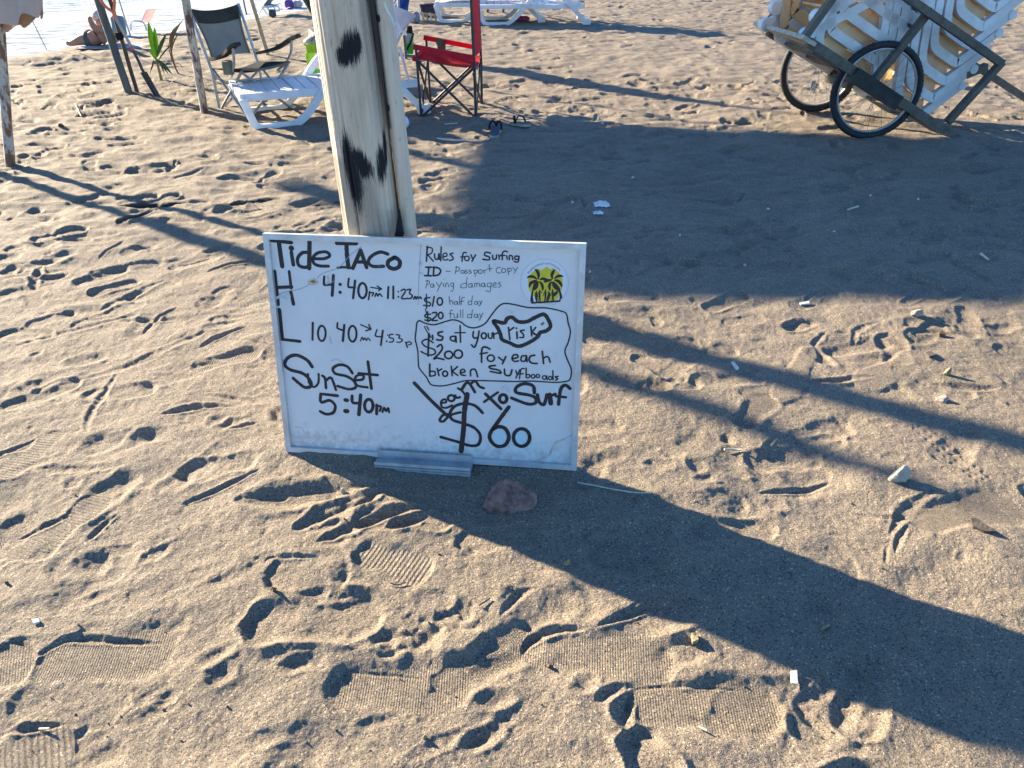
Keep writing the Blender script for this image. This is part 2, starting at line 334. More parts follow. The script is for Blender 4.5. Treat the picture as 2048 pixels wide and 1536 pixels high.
for pts, w, dp in [([(468, 1002), (560, 992), (650, 985), (735, 975)], 66, .022), ([(600, 1050), (660, 1022), (720, 1000), (770, 985)], 44, .018), ([(585, 1062), (620, 1046)], 26, .012), ([(632, 1088), (700, 1060), (780, 1030), (850, 1018)], 30, .016),
                   ([(770, 1062), (810, 1048), (852, 1036)], 34, .014), ([(700, 1015), (760, 995)], 18, .008), ([(1190, 1262), (1260, 1230), (1330, 1205)], 16, .010), ([(1205, 1258), (1290, 1200)], 10, .006),
                   ([(0, 1468), (60, 1458), (130, 1448)], 16, .012), ([(60, 1325), (110, 1292), (150, 1278), (240, 1282), (330, 1285)], 14, .011), ([(0, 1280), (45, 1290), (72, 1312)], 12, .008), ([(1790, 1110), (1800, 1075), (1815, 1050)], 12, .010),
                   ([(1770, 1130), (1775, 1090)], 10, .006), ([(1520, 900), (1545, 880), (1560, 865)], 10, .005), ([(170, 1090), (205, 1050), (240, 1030)], 12, .009), ([(30, 1075), (80, 1055), (140, 1030)], 16, .010), ([(455, 860), (520, 845)], 14, .008),
                   ([(150, 760), (250, 735), (330, 700), (420, 660)], 22, .007), ([(20, 690), (150, 660), (260, 630)], 20, .008), ([(60, 500), (170, 490), (300, 470)], 26, .010), ([(10, 560), (140, 540)], 22, .010), ([(200, 620), (300, 575), (330, 560)], 20, .010),
                   ([(235, 745), (180, 830), (175, 870)], 16, .008), ([(560, 830), (500, 800), (400, 790)], 16, .008), ([(1655, 660), (1630, 680), (1640, 690)], 12, .008), ([(1080, 1180), (1040, 1190), (1000, 1240)], 18, .008),
                   ([(1260, 1395), (1245, 1430), (1262, 1470)], 36, .016), ([(530, 1130), (545, 1118), (640, 1118)], 10, .009), ([(1045, 1310), (1060, 1282), (1110, 1262), (1180, 1262)], 18, .014), ([(1190, 1410), (1220, 1390), (1262, 1372)], 26, .012),
                   ([(690, 1345), (780, 1352), (860, 1358)], 8, .006), ([(1270, 1378), (1360, 1374), (1480, 1384)], 10, .008)]:
    m = gscale(*pts[len(pts) // 2]); stamp_line(px(*pts), w * m, dp * (.62 if dp < .013 else .85), rim=.4)
for i in range(11):                                 # knobbly bicycle track
    for s in (-1, 0, 1):
        x = 1842 + i * 12.5; y = 845 + i * 11.5; dent(x + s * 11, y - s * 6, 5.5, 5.5, .4, .006, rim=.5, soft=.5)
for i in range(12):
    for s in (-1, 0, 1):
        x = 1705 + i * 9; y = 655 + i * 7; dent(x + s * 8, y - s * 4, 4, 4, .4, .004, rim=.5, soft=.5)
# the damp dug trench left of the board
stamp_line(px((236, 414), (300, 410), (376, 404)), .10, .035, rim=.25, damp=1.); stamp_line(px((236, 452), (262, 440), (305, 420)), .08, .018, rim=.4, damp=.9)
stamp_line(px((440, 412), (500, 402), (560, 396)), .05, .012, rim=.4, damp=.9); stamp_line(px((588, 410), (640, 408), (684, 404)), .09, .014, rim=.3, damp=.8)
# scooped hollow by the sunbather, raised sand heap at the cart
stamp_dent(G(165, 118), 1.0, .42, .25, .07, rim=.3, soft=.7)
for pts, w, dp in (([(585, 903), (640, 909), (700, 913), (755, 916)], .05, -.007), ([(950, 934), (1050, 940), (1150, 946)], .05, -.006), ([(690, 490), (760, 500), (840, 495)], .12, -.02)):
    stamp_line(px(*pts), w, dp, rim=0)
for x, y in ((1020, 1020), (1796, 968)): dent(x, y, 70, 46, 0, .010, rim=.6, soft=.9)
TILES[0].slump(30, .42); TILES[1].slump(4, .5)
for T in TILES: T.fine()
# ------------------------------------------------------------------ the sheet
def sample(name, X, Y):
    out = np.zeros(X.shape, np.float32); wsum = np.zeros(X.shape, np.float32)
    for T in TILES:
        fx = (X - T.x0) / T.d; fy = (Y - T.y0) / T.d
        m = (fx > 1) & (fx < T.nx - 2) & (fy > 1) & (fy < T.ny - 2)
        ed = np.minimum(np.minimum(fx, T.nx - 1 - fx), np.minimum(fy, T.ny - 1 - fy)) * T.d
        w = np.where(m, np.clip(ed / .35, .0001, 1), 0) * (1 - wsum)
        cx = np.clip(fx, 0, T.nx - 2); cy = np.clip(fy, 0, T.ny - 2); i = cx.astype(np.int32); j = cy.astype(np.int32); ax = cx - i; ay = cy - j
        A = getattr(T, name); v = (A[j, i] * (1 - ax) + A[j, i + 1] * ax) * (1 - ay) + (A[j + 1, i] * (1 - ax) + A[j + 1, i + 1] * ax) * ay
        if name == 'ph': v = A[np.clip(j + (ay > .5), 0, T.ny - 1), np.clip(i + (ax > .5), 0, T.nx - 1)]
        out += v * w; wsum += w
    return out
ys = [.45]
while ys[-1] < 24:
    Y = ys[-1]; z = Y * CP + CAMH * SP; dist = math.hypot(Y, CAMH)
    ys.append(Y + min(.03, .80 * z / 769 * dist / CAMH * .92))
ys = [-60, -10, -2, -.2, .2] + ys + [25, 27, 32, 45, 80, 160, 420, 900]
NC = 1500; ts = np.linspace(-1, 1, NC)
ysn = np.array(ys, np.float64); half = .70 * np.clip(ysn, .45, 24) + .55
XX = ts[None, :] * half[:, None]
ext = np.array([1.3, 2, 4, 12, 40, 120])
lf = -(half[:, None] * ext[::-1][None, :]) - 2; rt = half[:, None] * ext[None, :] + 2
XX = np.concatenate([lf, XX, rt], 1); YY = np.repeat(ysn[:, None], XX.shape[1], 1)
ZZ = sample('h', XX, YY)
def beach(x, y): 
    d = shore_d(x, y); return -.10 * smooth(-1.6, .8, d) - .9 * smooth(.5, 14, d)
ZZ = ZZ * (1 - smooth(-.9, .1, shore_d(XX, YY))) + beach(XX, YY)
def ground_z(x, y):
    X = np.array([[x]], np.float64); Y = np.array([[y]], np.float64)
    return float(sample('h', X, Y)[0, 0] + beach(X, Y)[0, 0])
me = bpy.data.meshes.new('sand'); nr, nc = XX.shape; nv = nr * nc
me.vertices.add(nv); me.vertices.foreach_set('co', np.stack([XX, YY, ZZ], -1).astype(np.float32).ravel())
ii = (np.arange(nr - 1)[:, None] * nc + np.arange(nc - 1)[None, :]).ravel(); quads = np.stack([ii, ii + 1, ii + nc + 1, ii + nc], -1).astype(np.int32)
me.loops.add(quads.size); me.loops.foreach_set('vertex_index', quads.ravel()); me.polygons.add(len(quads))
me.polygons.foreach_set('loop_start', np.arange(len(quads), dtype=np.int32) * 4); me.update(calc_edges=True); me.validate(); me.shade_smooth()
for nm, key in (('ribmask', 'rib'), ('ribphase', 'ph'), ('damp', 'damp')):
    a = me.attributes.new(nm, 'FLOAT', 'POINT'); a.data.foreach_set('value', sample(key, XX, YY).astype(np.float32).ravel())
sand = bpy.data.objects.new('sand', me); COL.objects.link(sand); sand['kind'] = 'structure'
m = bpy.data.materials.new('sand'); m.use_nodes = True; n = m.node_tree.nodes; l = m.node_tree.links; b = n['Principled BSDF']
b.inputs['Roughness'].default_value = .85; b.inputs['Specular IOR Level'].default_value = .25
tc = n.new('ShaderNodeTexCoord')
def N(kind, **kw):
    x = n.new(kind)
    for k, v in kw.items():
        if k in x.inputs: x.inputs[k].default_value = v
        else: setattr(x, k, v)
    return x
def noise(sc, det=3, ro=.6):
    x = N('ShaderNodeTexNoise'); x.inputs['Scale'].default_value = sc; x.inputs['Detail'].default_value = det; x.inputs['Roughness'].default_value = ro; l.new(tc.outputs['Object'], x.inputs['Vector']); return x
def ramp(src, stops):
    x = n.new('ShaderNodeValToRGB'); e = x.color_ramp.elements
    while len(e) < len(stops): e.new(.5)
    for q, (p, c) in zip(e, stops): q.position = p; q.color = c if len(c) == 4 else (*c, 1)
    l.new(src, x.inputs[0]); return x.outputs[0]
def mix(f, a, bb, mode='MIX'):
    x = n.new('ShaderNodeMix'); x.data_type = 'RGBA'; x.blend_type = mode
    for s, v in ((0, f), (6, a), (7, bb)):
        if hasattr(v, 'links') or hasattr(v, 'is_linked'): l.new(v, x.inputs[s])
        else: x.inputs[s].default_value = v if s == 0 else (*v, 1)
    return x.outputs[2]
big = ramp(noise(1.3, 4).outputs[0], [(.3, (.166, .135, .098)), (.7, (.206, .167, .122))])
mid = ramp(noise(24, 3).outputs[0], [(.3, (.90, .90, .92)), (.7, (1.08, 1.07, 1.05))])
grain = ramp(noise(430, 2, .8).outputs[0], [(.28, (.38, .38, .40)), (.5, (1, 1, 1)), (.74, (1.8, 1.72, 1.6))])
vo = N('ShaderNodeTexVoronoi'); vo.inputs['Scale'].default_value = 300; l.new(tc.outputs['Object'], vo.inputs['Vector'])
sp = n.new('ShaderNodeSeparateColor'); l.new(vo.outputs['Color'], sp.inputs[0])
dark = ramp(sp.outputs[0], [(.0, (.42, .42, .45)), (.13, (.5, .5, .52)), (.16, (1, 1, 1)), (.955, (1, 1, 1)), (.97, (2.0, 2.0, 2.0))])
c = mix(1., mix(1., mix(1., big, mid, 'MULTIPLY'), grain, 'MULTIPLY'), dark, 'MULTIPLY')
at = N('ShaderNodeAttribute', attribute_name='damp'); c = mix(at.outputs['Fac'], c, (.030, .026, .022)); l.new(c, b.inputs['Base Color'])
b1 = N('ShaderNodeBump', Strength=.6, Distance=.004); l.new(noise(420, 2, .75).outputs[0], b1.inputs['Height'])
b2 = N('ShaderNodeBump', Strength=.5, Distance=.008); l.new(noise(150, 3).outputs[0], b2.inputs['Height']); l.new(b1.outputs[0], b2.inputs['Normal'])
ap = N('ShaderNodeAttribute', attribute_name='ribphase'); am = N('ShaderNodeAttribute', attribute_name='ribmask')
ml = N('ShaderNodeMath', operation='MULTIPLY'); l.new(ap.outputs['Fac'], ml.inputs[0]); ml.inputs[1].default_value = 6.2832
sn = N('ShaderNodeMath', operation='SINE'); l.new(ml.outputs[0], sn.inputs[0]); mm = N('ShaderNodeMath', operation='MULTIPLY'); l.new(sn.outputs[0], mm.inputs[0]); l.new(am.outputs['Fac'], mm.inputs[1])
b3 = N('ShaderNodeBump', Strength=.8, Distance=.0014); l.new(mm.outputs[0], b3.inputs['Height']); l.new(b2.outputs[0], b3.inputs['Normal']); l.new(b3.outputs[0], b.inputs['Normal'])
me.materials.append(m)
# ------------------------------------------------------------------ sea
mb = MB(); A = Vector((SHORE_A.x, SHORE_A.y, 0)); T_ = Vector((.447, .894, 0)); Nn = Vector((SHORE_N.x, SHORE_N.y, 0))
def seaF(u, v):
    s = (u - .5) * 2; s = s * abs(s) * 900; d = -.35 + (v ** 3) * 1200
    w = .03 * math.sin(d * 1.3 + .5 * math.sin(s * .4)) * min(1, max(0, d / 2)) * (1 if d < 60 else .3) 
    return A + T_ * (s + 3) + Nn * d + Vector((0, 0, -.055 + w))
mb.grid(seaF, 160, 240)
ms_ = bpy.data.materials.new('sea_water'); ms_.use_nodes = True; n = ms_.node_tree.nodes; l = ms_.node_tree.links; b = n['Principled BSDF']; tc = n.new('ShaderNodeTexCoord')
b.inputs['Base Color'].default_value = (.17, .26, .29, 1); b.inputs['Roughness'].default_value = .6; b.inputs['Specular IOR Level'].default_value = .04
mp = n.new('ShaderNodeMapping'); mp.inputs['Rotation'].default_value = (0, 0, R(-63)); mp.inputs['Scale'].default_value = (.7, 1.5, 1); l.new(tc.outputs['Object'], mp.inputs[0])
nz = n.new('ShaderNodeTexNoise'); nz.inputs['Scale'].default_value = 2.0; nz.inputs['Detail'].default_value = 8; nz.inputs['Roughness'].default_value = .7; nz.inputs['Distortion'].default_value = .8; l.new(mp.outputs[0], nz.inputs['Vector'])
# foam gets denser towards the shore: distance measured in world metres
vm = n.new('ShaderNodeVectorMath'); vm.operation = 'DOT_PRODUCT'; ge = n.new('ShaderNodeNewGeometry'); l.new(ge.outputs['Position'], vm.inputs[0]); vm.inputs[1].default_value = (SHORE_N.x, SHORE_N.y, 0)
mr = n.new('ShaderNodeMapRange'); mr.inputs[1].default_value = SHORE_A.dot(SHORE_N) - .5; mr.inputs[2].default_value = SHORE_A.dot(SHORE_N) + 13; mr.inputs[3].default_value = .30; mr.inputs[4].default_value = -.06; l.new(vm.outputs['Value'], mr.inputs[0])
ad = n.new('ShaderNodeMath'); ad.operation = 'ADD'; l.new(nz.outputs['Fac'], ad.inputs[0]); l.new(mr.outputs[0], ad.inputs[1])
rf = n.new('ShaderNodeValToRGB'); rf.color_ramp.elements[0].position = .54; rf.color_ramp.elements[1].position = .70; l.new(ad.outputs[0], rf.inputs[0])
fo = n.new('ShaderNodeBsdfPrincipled'); fo.inputs['Base Color'].default_value = (.40, .42, .42, 1); fo.inputs['Roughness'].default_value = .9; fo.inputs['Specular IOR Level'].default_value = 0.0
mx = n.new('ShaderNodeMixShader'); l.new(rf.outputs[0], mx.inputs[0]); l.new(b.outputs[0], mx.inputs[1]); l.new(fo.outputs[0], mx.inputs[2]); l.new(mx.outputs[0], n['Material Output'].inputs[0])
nb = n.new('ShaderNodeTexNoise'); nb.inputs['Scale'].default_value = 3.5; nb.inputs['Detail'].default_value = 4; l.new(mp.outputs[0], nb.inputs['Vector']); bp = n.new('ShaderNodeBump'); bp.inputs['Strength'].default_value = .7; bp.inputs['Distance'].default_value = .12; l.new(nb.outputs['Fac'], bp.inputs['Height']); l.new(bp.outputs[0], b.inputs['Normal']); l.new(bp.outputs[0], fo.inputs['Normal'])
sea = mb.build('sea', ms_, smooth=180); sea['kind'] = 'structure'
# ------------------------------------------------------------------ materials of the objects
M = {}
M['wood'] = None
M['alu'] = mat('aluminium', (.62, .62, .60), rough=.42, metal=.35, var=.10, scale=14, bump=.05, col2=(.46, .455, .44))
M['ink'] = mat('marker_ink', (.020, .014, .016), rough=.55, var=.3, scale=18, stretch=(1, 1, 1), col2=(.008, .007, .010))
def streaky(m, amt, light):
    n = m.node_tree.nodes; l = m.node_tree.links; b = n['Principled BSDF']; src = b.inputs['Base Color'].links[0].from_socket; tc = n.new('ShaderNodeTexCoord')
    a = n.new('ShaderNodeTexNoise'); a.inputs['Scale'].default_value = 9; a.inputs['Detail'].default_value = 2; l.new(tc.outputs['Object'], a.inputs['Vector'])
    f = n.new('ShaderNodeTexNoise'); f.inputs['Scale'].default_value = 130; f.inputs['Detail'].default_value = 4; f.inputs['Roughness'].default_value = .7; l.new(tc.outputs['Object'], f.inputs['Vector'])
    s_ = n.new('ShaderNodeMath'); s_.operation = 'ADD'; l.new(a.outputs['Fac'], s_.inputs[0]); l.new(f.outputs['Fac'], s_.inputs[1])
    r = n.new('ShaderNodeValToRGB'); r.color_ramp.elements[0].position = (amt) / 2; r.color_ramp.elements[1].position = (amt + .12) / 2
    h = n.new('ShaderNodeMath'); h.operation = 'MULTIPLY'; h.inputs[1].default_value = .5; l.new(s_.outputs[0], h.inputs[0]); l.new(h.outputs[0], r.inputs[0])
    x = n.new('ShaderNodeMix'); x.data_type = 'RGBA'; l.new(r.outputs[0], x.inputs[0]); l.new(src, x.inputs[6]); x.inputs[7].default_value = (*light, 1); l.new(x.outputs[2], b.inputs['Base Color'])
streaky(M['ink'], 1.24, (.24, .22, .23))
M['thin_ink'] = mat('faded_ink', (.055, .085, .085), rough=.6, var=.3, scale=40)
M['white_plastic'] = mat('white_plastic', (.78, .79, .80), rough=.45, var=.06, scale=7, bump=.05, bscale=30, col2=(.66, .66, .65), trans=.18)
M['old_plastic'] = mat('old_white_plastic', (.76, .755, .73), rough=.5, var=.06, scale=9, bump=.06, bscale=40, col2=(.60, .58, .53), trans=.12)
M['deck_plastic'] = mat('yellowed_plastic', (.90, .74, .48), rough=.5, var=.1, scale=5, trans=.5, col2=(.78, .60, .36))
M['pink_plastic'] = mat('pinkish_plastic', (.78, .66, .62), rough=.5, var=.06, scale=6, trans=.35, col2=(.72, .56, .52))
M['dark_wood'] = mat('grey_wood', (.135, .115, .085), rough=.85, var=.3, scale=7, bump=.5, bscale=30, stretch=(2, 2, 2), col2=(.075, .066, .052))
M['rubber'] = mat('tyre_rubber', (.018, .018, .022), rough=.75, var=.3, scale=20, bump=.3, bscale=50)
M['rim'] = mat('rim_metal', (.52, .50, .46), rough=.45, metal=.6, var=.15, scale=20)
M['spoke'] = mat('spoke_metal', (.30, .28, .25), rough=.4, metal=.6, var=.1)
M['steel'] = mat('grey_tube', (.34, .34, .33), rough=.4, metal=.5, var=.12, scale=20)
M['black_tube'] = mat('black_tube', (.022, .021, .023), rough=.45, var=.2)
M['red_cloth'] = mat('red_cloth', (.74, .02, .045), rough=.75, var=.12, scale=12, bump=.15, bscale=200, trans=.5)
M['mesh_cloth'] = mat('grey_mesh_cloth', (.255, .235, .195), rough=.85, var=.07, scale=10, bump=.15, bscale=250, trans=.12)
M['brown_cloth'] = mat('dark_brown_cloth', (.055, .050, .042), rough=.9, spec=.08, var=.15, scale=10, bump=.1, bscale=200)
M['black_cloth'] = mat('black_cloth', (.018, .019, .024), rough=.9, spec=.08, var=.2, scale=8)
M['olive_cloth'] = mat('olive_trim', (.15, .135, .09), rough=.8, var=.15)
def rust_mat(name, base, rust, amt=.5):
    m = mat(name, base, rough=.6, var=.1, scale=8); n = m.node_tree.nodes; l = m.node_tree.links; b = n['Principled BSDF']
    src = b.inputs['Base Color'].links[0].from_socket; tc = n.new('ShaderNodeTexCoord'); mp = n.new('ShaderNodeMapping'); mp.inputs['Scale'].default_value = (14, 14, 5); l.new(tc.outputs['Object'], mp.inputs[0])
    nz = n.new('ShaderNodeTexNoise'); nz.inputs['Scale'].default_value = 1.6; nz.inputs['Detail'].default_value = 6; nz.inputs['Roughness'].default_value = .75; l.new(mp.outputs[0], nz.inputs['Vector'])
    r = n.new('ShaderNodeValToRGB'); r.color_ramp.elements[0].position = amt - .04; r.color_ramp.elements[1].position = amt + .04; l.new(nz.outputs['Fac'], r.inputs[0])
    x = n.new('ShaderNodeMix'); x.data_type = 'RGBA'; l.new(r.outputs[0], x.inputs[0]); l.new(src, x.inputs[6]); x.inputs[7].default_value = (*rust, 1); l.new(x.outputs[2], b.inputs['Base Color']); return m
M['rusty_pole'] = rust_mat('rusty_pole_paint', (.52, .42, .31), (.10, .035, .022), .52)
M['flaky_pole'] = rust_mat('flaky_white_paint', (.44, .40, .34), (.16, .075, .04), .50)
M['bamboo'] = mat('pale_stick_wood', (.42, .32, .20), rough=.75, var=.2, scale=14, bump=.3, stretch=(4, 4, 1))
# ------------------------------------------------------------------ wooden post
PYC = 2.175
def post_edge(y): return PY(622 + 71 * y / 470, y, PYC), PY(745 + 57 * y / 470, y, PYC), PY(783 + 50 * y / 470, y, PYC)
t0 = post_edge(0); t1 = post_edge(470)
cT = (t0[0] + t0[1]) / 2; cB = (t1[0] + t1[1]) / 2; axd = (cT - cB) / (cT.z - cB.z)
POST0 = cB + axd * (-.12 - cB.z); rT = (t0[1] - t0[0]).length / 2; rB = (t1[1] - t1[0]).length / 2
post = thing('wooden_post', (POST0.x, POST0.y, 0), 'pale weathered timber post smeared with black paint, standing behind the whiteboard', 'post')
def post_pt(h, an, off=0.):
    c = POST0 + axd * (h + .12); r = (rB + (rT - rB) * (h - cB.z) / (cT.z - cB.z)) 
    r = r * (1 + .02 * math.sin(an * 2 + h * 2) + .008 * math.sin(an * 5 + h * 9)) + off
    return c + Vector((math.cos(an) * r, math.sin(an) * r, 0))
def crack(h): return -1.98 + .10 * math.sin(h * 1.7 + .4) + .02 * math.sin(h * 11) + .16 * (h - 1)
mb = MB(); NU, NV = 420, 170
def pf(u, v):
    an = -math.pi / 2 + (u - .5) * 2 * math.pi; h = -.1 + 3.1 * v
    g = -.010 * math.exp(-(((an - crack(h)) * .083) / .0022) ** 2) * min(1, max(0, (1.15 - h) * 3))
    for k_, (a_, h_, l_) in enumerate(((-1.45, .95, .16), (-2.35, 1.15, .22), (-1.15, .72, .10), (-1.75, 1.25, .12), (-2.6, .8, .2), (-.95, 1.05, .1), (-1.3, 1.22, .1))):
        g -= .0026 * math.exp(-(((an - a_ - .05 * math.sin(h * 9 + k_)) * .083) / .0018) ** 2) * max(0, 1 - ((h - h_) / l_) ** 2)
    g += .0014 * math.sin(an * 23 + 3 * math.sin(h * 2)) * math.sin(an * 9 + h)
    return post_pt(h, an, g)
mb.grid(pf, NU, NV)
trunk = mb.build('trunk', None, post, smooth=60); me = trunk.data
# arc / height coordinates for the grain and the brush marks
at_ = me.attributes.new('arc', 'FLOAT_VECTOR', 'POINT'); dat = []
for i in range(NU + 1):
    for j in range(NV + 1): dat += [(-math.pi / 2 + (i / NU - .5) * 2 * math.pi), -.1 + 3.1 * j / NV, 0]
at_.data.foreach_set('vector', dat)
def wood_mat(name, marks, attr=True, stain=True):
    m = bpy.data.materials.new(name); m.use_nodes = True; n = m.node_tree.nodes; l = m.node_tree.links; b = n['Principled BSDF']; b.inputs['Roughness'].default_value = .78; b.inputs['Specular IOR Level'].default_value = .25
    tc = n.new('ShaderNodeTexCoord'); at = n.new('ShaderNodeAttribute'); at.attribute_name = 'arc'
    def nz(vec, sc, scl, det=5, ro=.65):
        mp = n.new('ShaderNodeMapping'); mp.inputs['Scale'].default_value = scl; l.new(vec, mp.inputs[0]); x = n.new('ShaderNodeTexNoise'); x.inputs['Scale'].default_value = sc; x.inputs['Detail'].default_value = det; x.inputs['Roughness'].default_value = ro; l.new(mp.outputs[0], x.inputs['Vector']); return x.outputs['Fac']
    def rp(s, st):
        x = n.new('ShaderNodeValToRGB'); e = x.color_ramp.elements
        while len(e) < len(st): e.new(.5)
        for q, (p, c) in zip(e, st): q.position = p; q.color = (*c, 1)
        l.new(s, x.inputs[0]); return x.outputs[0]
    def mx(f, a, c, mode='MIX'):
        x = n.new('ShaderNodeMix'); x.data_type = 'RGBA'; x.blend_type = mode
        for s, v in ((0, f), (6, a), (7, c)):
            if hasattr(v, 'is_linked'): l.new(v, x.inputs[s])
            else: x.inputs[s].default_value = v if s == 0 else (*v, 1)
        return x.outputs[2]
    def mt(op, a, c=None):
        x = n.new('ShaderNodeMath'); x.operation = op
        for s, v in ((0, a), (1, c)):
            if v is None: continue
            if hasattr(v, 'is_linked'): l.new(v, x.inputs[s])
            else: x.inputs[s].default_value = v
        return x.outputs[0]
    O = tc.outputs['Object']
    col = rp(nz(O, 3, (2.5, 2.5, .8)), [(.3, (.44, .345, .24)), (.5, (.56, .46, .335)), (.7, (.63, .54, .42))])
    gr = rp(nz(O, 26, (3, 3, .12), 4), [(.32, (.88, .87, .85)), (.5, (1, 1, 1)), (.7, (1.06, 1.06, 1.06))]); col = mx(1., col, gr, 'MULTIPLY')
    sp_ = rp(nz(O, 60, (1, 1, .5), 3, .7), [(.28, (.70, .66, .62)), (.40, (1, 1, 1))]); col = mx(1., col, sp_, 'MULTIPLY')
    rust = rp(nz(O, 4, (2, 2, .6), 4), [(.55, (0, 0, 0)), (.75, (.5, .5, .5))]); col = mx(rust, col, (.36, .25, .155))
    if attr:
        sx = n.new('ShaderNodeSeparateXYZ'); l.new(at.outputs['Vector'], sx.inputs[0]); a, h = sx.outputs[0], sx.outputs[1]
        streak = nz(at.outputs['Vector'], 1, (46, 5, 1), 6, .75); fine = nz(at.outputs['Vector'], 1, (120, 16, 1), 4, .7)
        rag = mt('ADD', mt('MULTIPLY', mt('SUBTRACT', streak, .5), 2.4), mt('MULTIPLY', mt('SUBTRACT', fine, .5), 2.0))
        if stain:                                     # sooty streak along the seam
            ds = mt('ABSOLUTE', mt('SUBTRACT', a, -.62)); soot = mt('MULTIPLY', mt('SUBTRACT', 1., mt('MULTIPLY', ds, 3.6)), mt('MULTIPLY', mt('SUBTRACT', h, .92), 4.5))
            soot = mt('MULTIPLY', soot, mt('ADD', streak, .3)); x = n.new('ShaderNodeClamp'); l.new(soot, x.inputs[0]); x.inputs[2].default_value = .42; col = mx(x.outputs[0], col, (.07, .055, .045))
        tot = None
        for (a0, h0, sa, sh, sk) in marks:
            u = mt('DIVIDE', mt('SUBTRACT', mt('SUBTRACT', a, a0), mt('MULTIPLY', mt('SUBTRACT', h, h0), sk)), sa); v = mt('DIVIDE', mt('SUBTRACT', h, h0), sh)
            d = mt('SQRT', mt('ADD', mt('MULTIPLY', u, u), mt('MULTIPLY', v, v))); d = mt('ADD', mt('ADD', mt('MULTIPLY', d, 1.0), .0), rag)
            k = mt('SUBTRACT', 1., d); k = mt('MULTIPLY', k, 9.); x = n.new('ShaderNodeClamp'); l.new(k, x.inputs[0]); tot = x.outputs[0] if tot is None else mt('MAXIMUM', tot, x.outputs[0])
        if tot is not None: col = mx(tot, col, (.012, .012, .015))
    l.new(col, b.inputs['Base Color']); bp = n.new('ShaderNodeBump'); bp.inputs['Strength'].default_value = .4; bp.inputs['Distance'].default_value = .005
    l.new(nz(O, 30, (3, 3, .2), 5), bp.inputs['Height']); l.new(bp.outputs[0], b.inputs['Normal']); return m
def on_post(x, y):                                    # angle and height of a pixel on the trunk
    best = None
    for h in np.linspace(.5, 1.5, 201):
        c = POST0 + axd * (h + .12); rdr = rB + (rT - rB) * (h - cB.z) / (cT.z - cB.z); d = ray(x, y); o = Vector((0, 0, CAMH))
        t = (h - CAMH) / d.z; p = o + d * t; q = math.hypot(p.x - c.x, p.y - c.y) - rdr
        if p.y < c.y and (best is None or abs(q) < best[0]): best = (abs(q), math.atan2(p.y - c.y, p.x - c.x), h)
    return best[1], best[2]
marks = []
for (x, y, sa, sh, sk) in [(703, 98, .36, .042, 1.2), (688, 112, .26, .026, 0), (712, 86, .16, .034, 0), (704, 348, .30, .110, -.6), (722, 325, .34, .046, -4.5), (690, 318, .13, .060, 0), (728, 338, .24, .03, 0), (762, 328, .24, .056, 1.4), (772, 300, .12, .060, 1.2)]:
    a, h = on_post(x, y); marks.append((a, h, sa, sh, sk))
me.materials.append(wood_mat('weathered_timber', marks))
# narrower split log along the right of the trunk
c2T = (t0[1] + t0[2]) / 2; c2B = (t1[1] + t1[2]) / 2; ax2 = (c2T - c2B) / (c2T.z - c2B.z); w2T = (t0[2] - t0[1]).length / 2 - .0035; w2B = (t1[2] - t1[1]).length / 2 - .0025
mb = MB()
def sf(u, v):
    an = 2 * math.pi * u; h = -.1 + 3.1 * v; c = c2B + ax2 * (h - c2B.z); r = w2B + (w2T - w2B) * (h - c2B.z) / (c2T.z - c2B.z)
    r *= 1 + .04 * math.sin(h * 7); ca, sa = math.cos(an), math.sin(an); p = 2.6
    return c + Vector((.002 + math.copysign(abs(ca) ** (2 / p), ca) * r, .012 + math.copysign(abs(sa) ** (2 / p), sa) * .052, 0))
mb.grid(sf, 40, 60); mb.build('split_log', wood_mat('weathered_timber_side', [], attr=False), post, smooth=60)
mb = MB()                                             # black wedge standing in for shade at the gap's foot, and nail holes
for pts in ([(797, 424), (789, 474), (806, 474)],) :
    q = [PL(x, y, (0, PYC - .080, 0), Vector((0, 1, 0))) for x, y in pts]; mb.slab(q, (0, .03, 0))
mb.build('gap_shade_wedge', M['black_cloth'], post)
mb = MB()
for i in range(24):
    y0, y1 = i * 20 - 200, i * 20 - 180
    q = [PY(742 + 29 * y / 208 + dx, y, PYC - .045) for y, dx in ((y0, -4 + max(0, y0) / 55), (y0, 6 - max(0, y0) / 48), (y1, 6 - max(0, y1) / 48), (y1, -4 + max(0, y1) / 55))]; mb.slab(q, (0, .06, 0)) if y1 <= 260 else None
mb.build('gap_shade_strip', mat('gap_shade_black', (.012, .011, .012), rough=.6), post, smooth=0)  # black strip standing in for the shade inside the open gap
mb = MB(); mb.tube(catmull([PY(x, y, PYC - .05) for x, y in ((768, 6), (775, 22), (784, 38), (789, 52), (792, 46), (797, 52), (801, 62), (807, 64), (813, 71))], 4), .0028, 6); mb.build('frayed_cord', mat('white_cord', (.75, .72, .68), rough=.9), post)
for x, y in [(757, 37), (776, 216)]:
    mb = MB(); p = PY(x, y, PYC - .042); mb.ball(p, (.004, .004, .009), 8, 6); mb.build('nail_hole', M['black_cloth'], post)
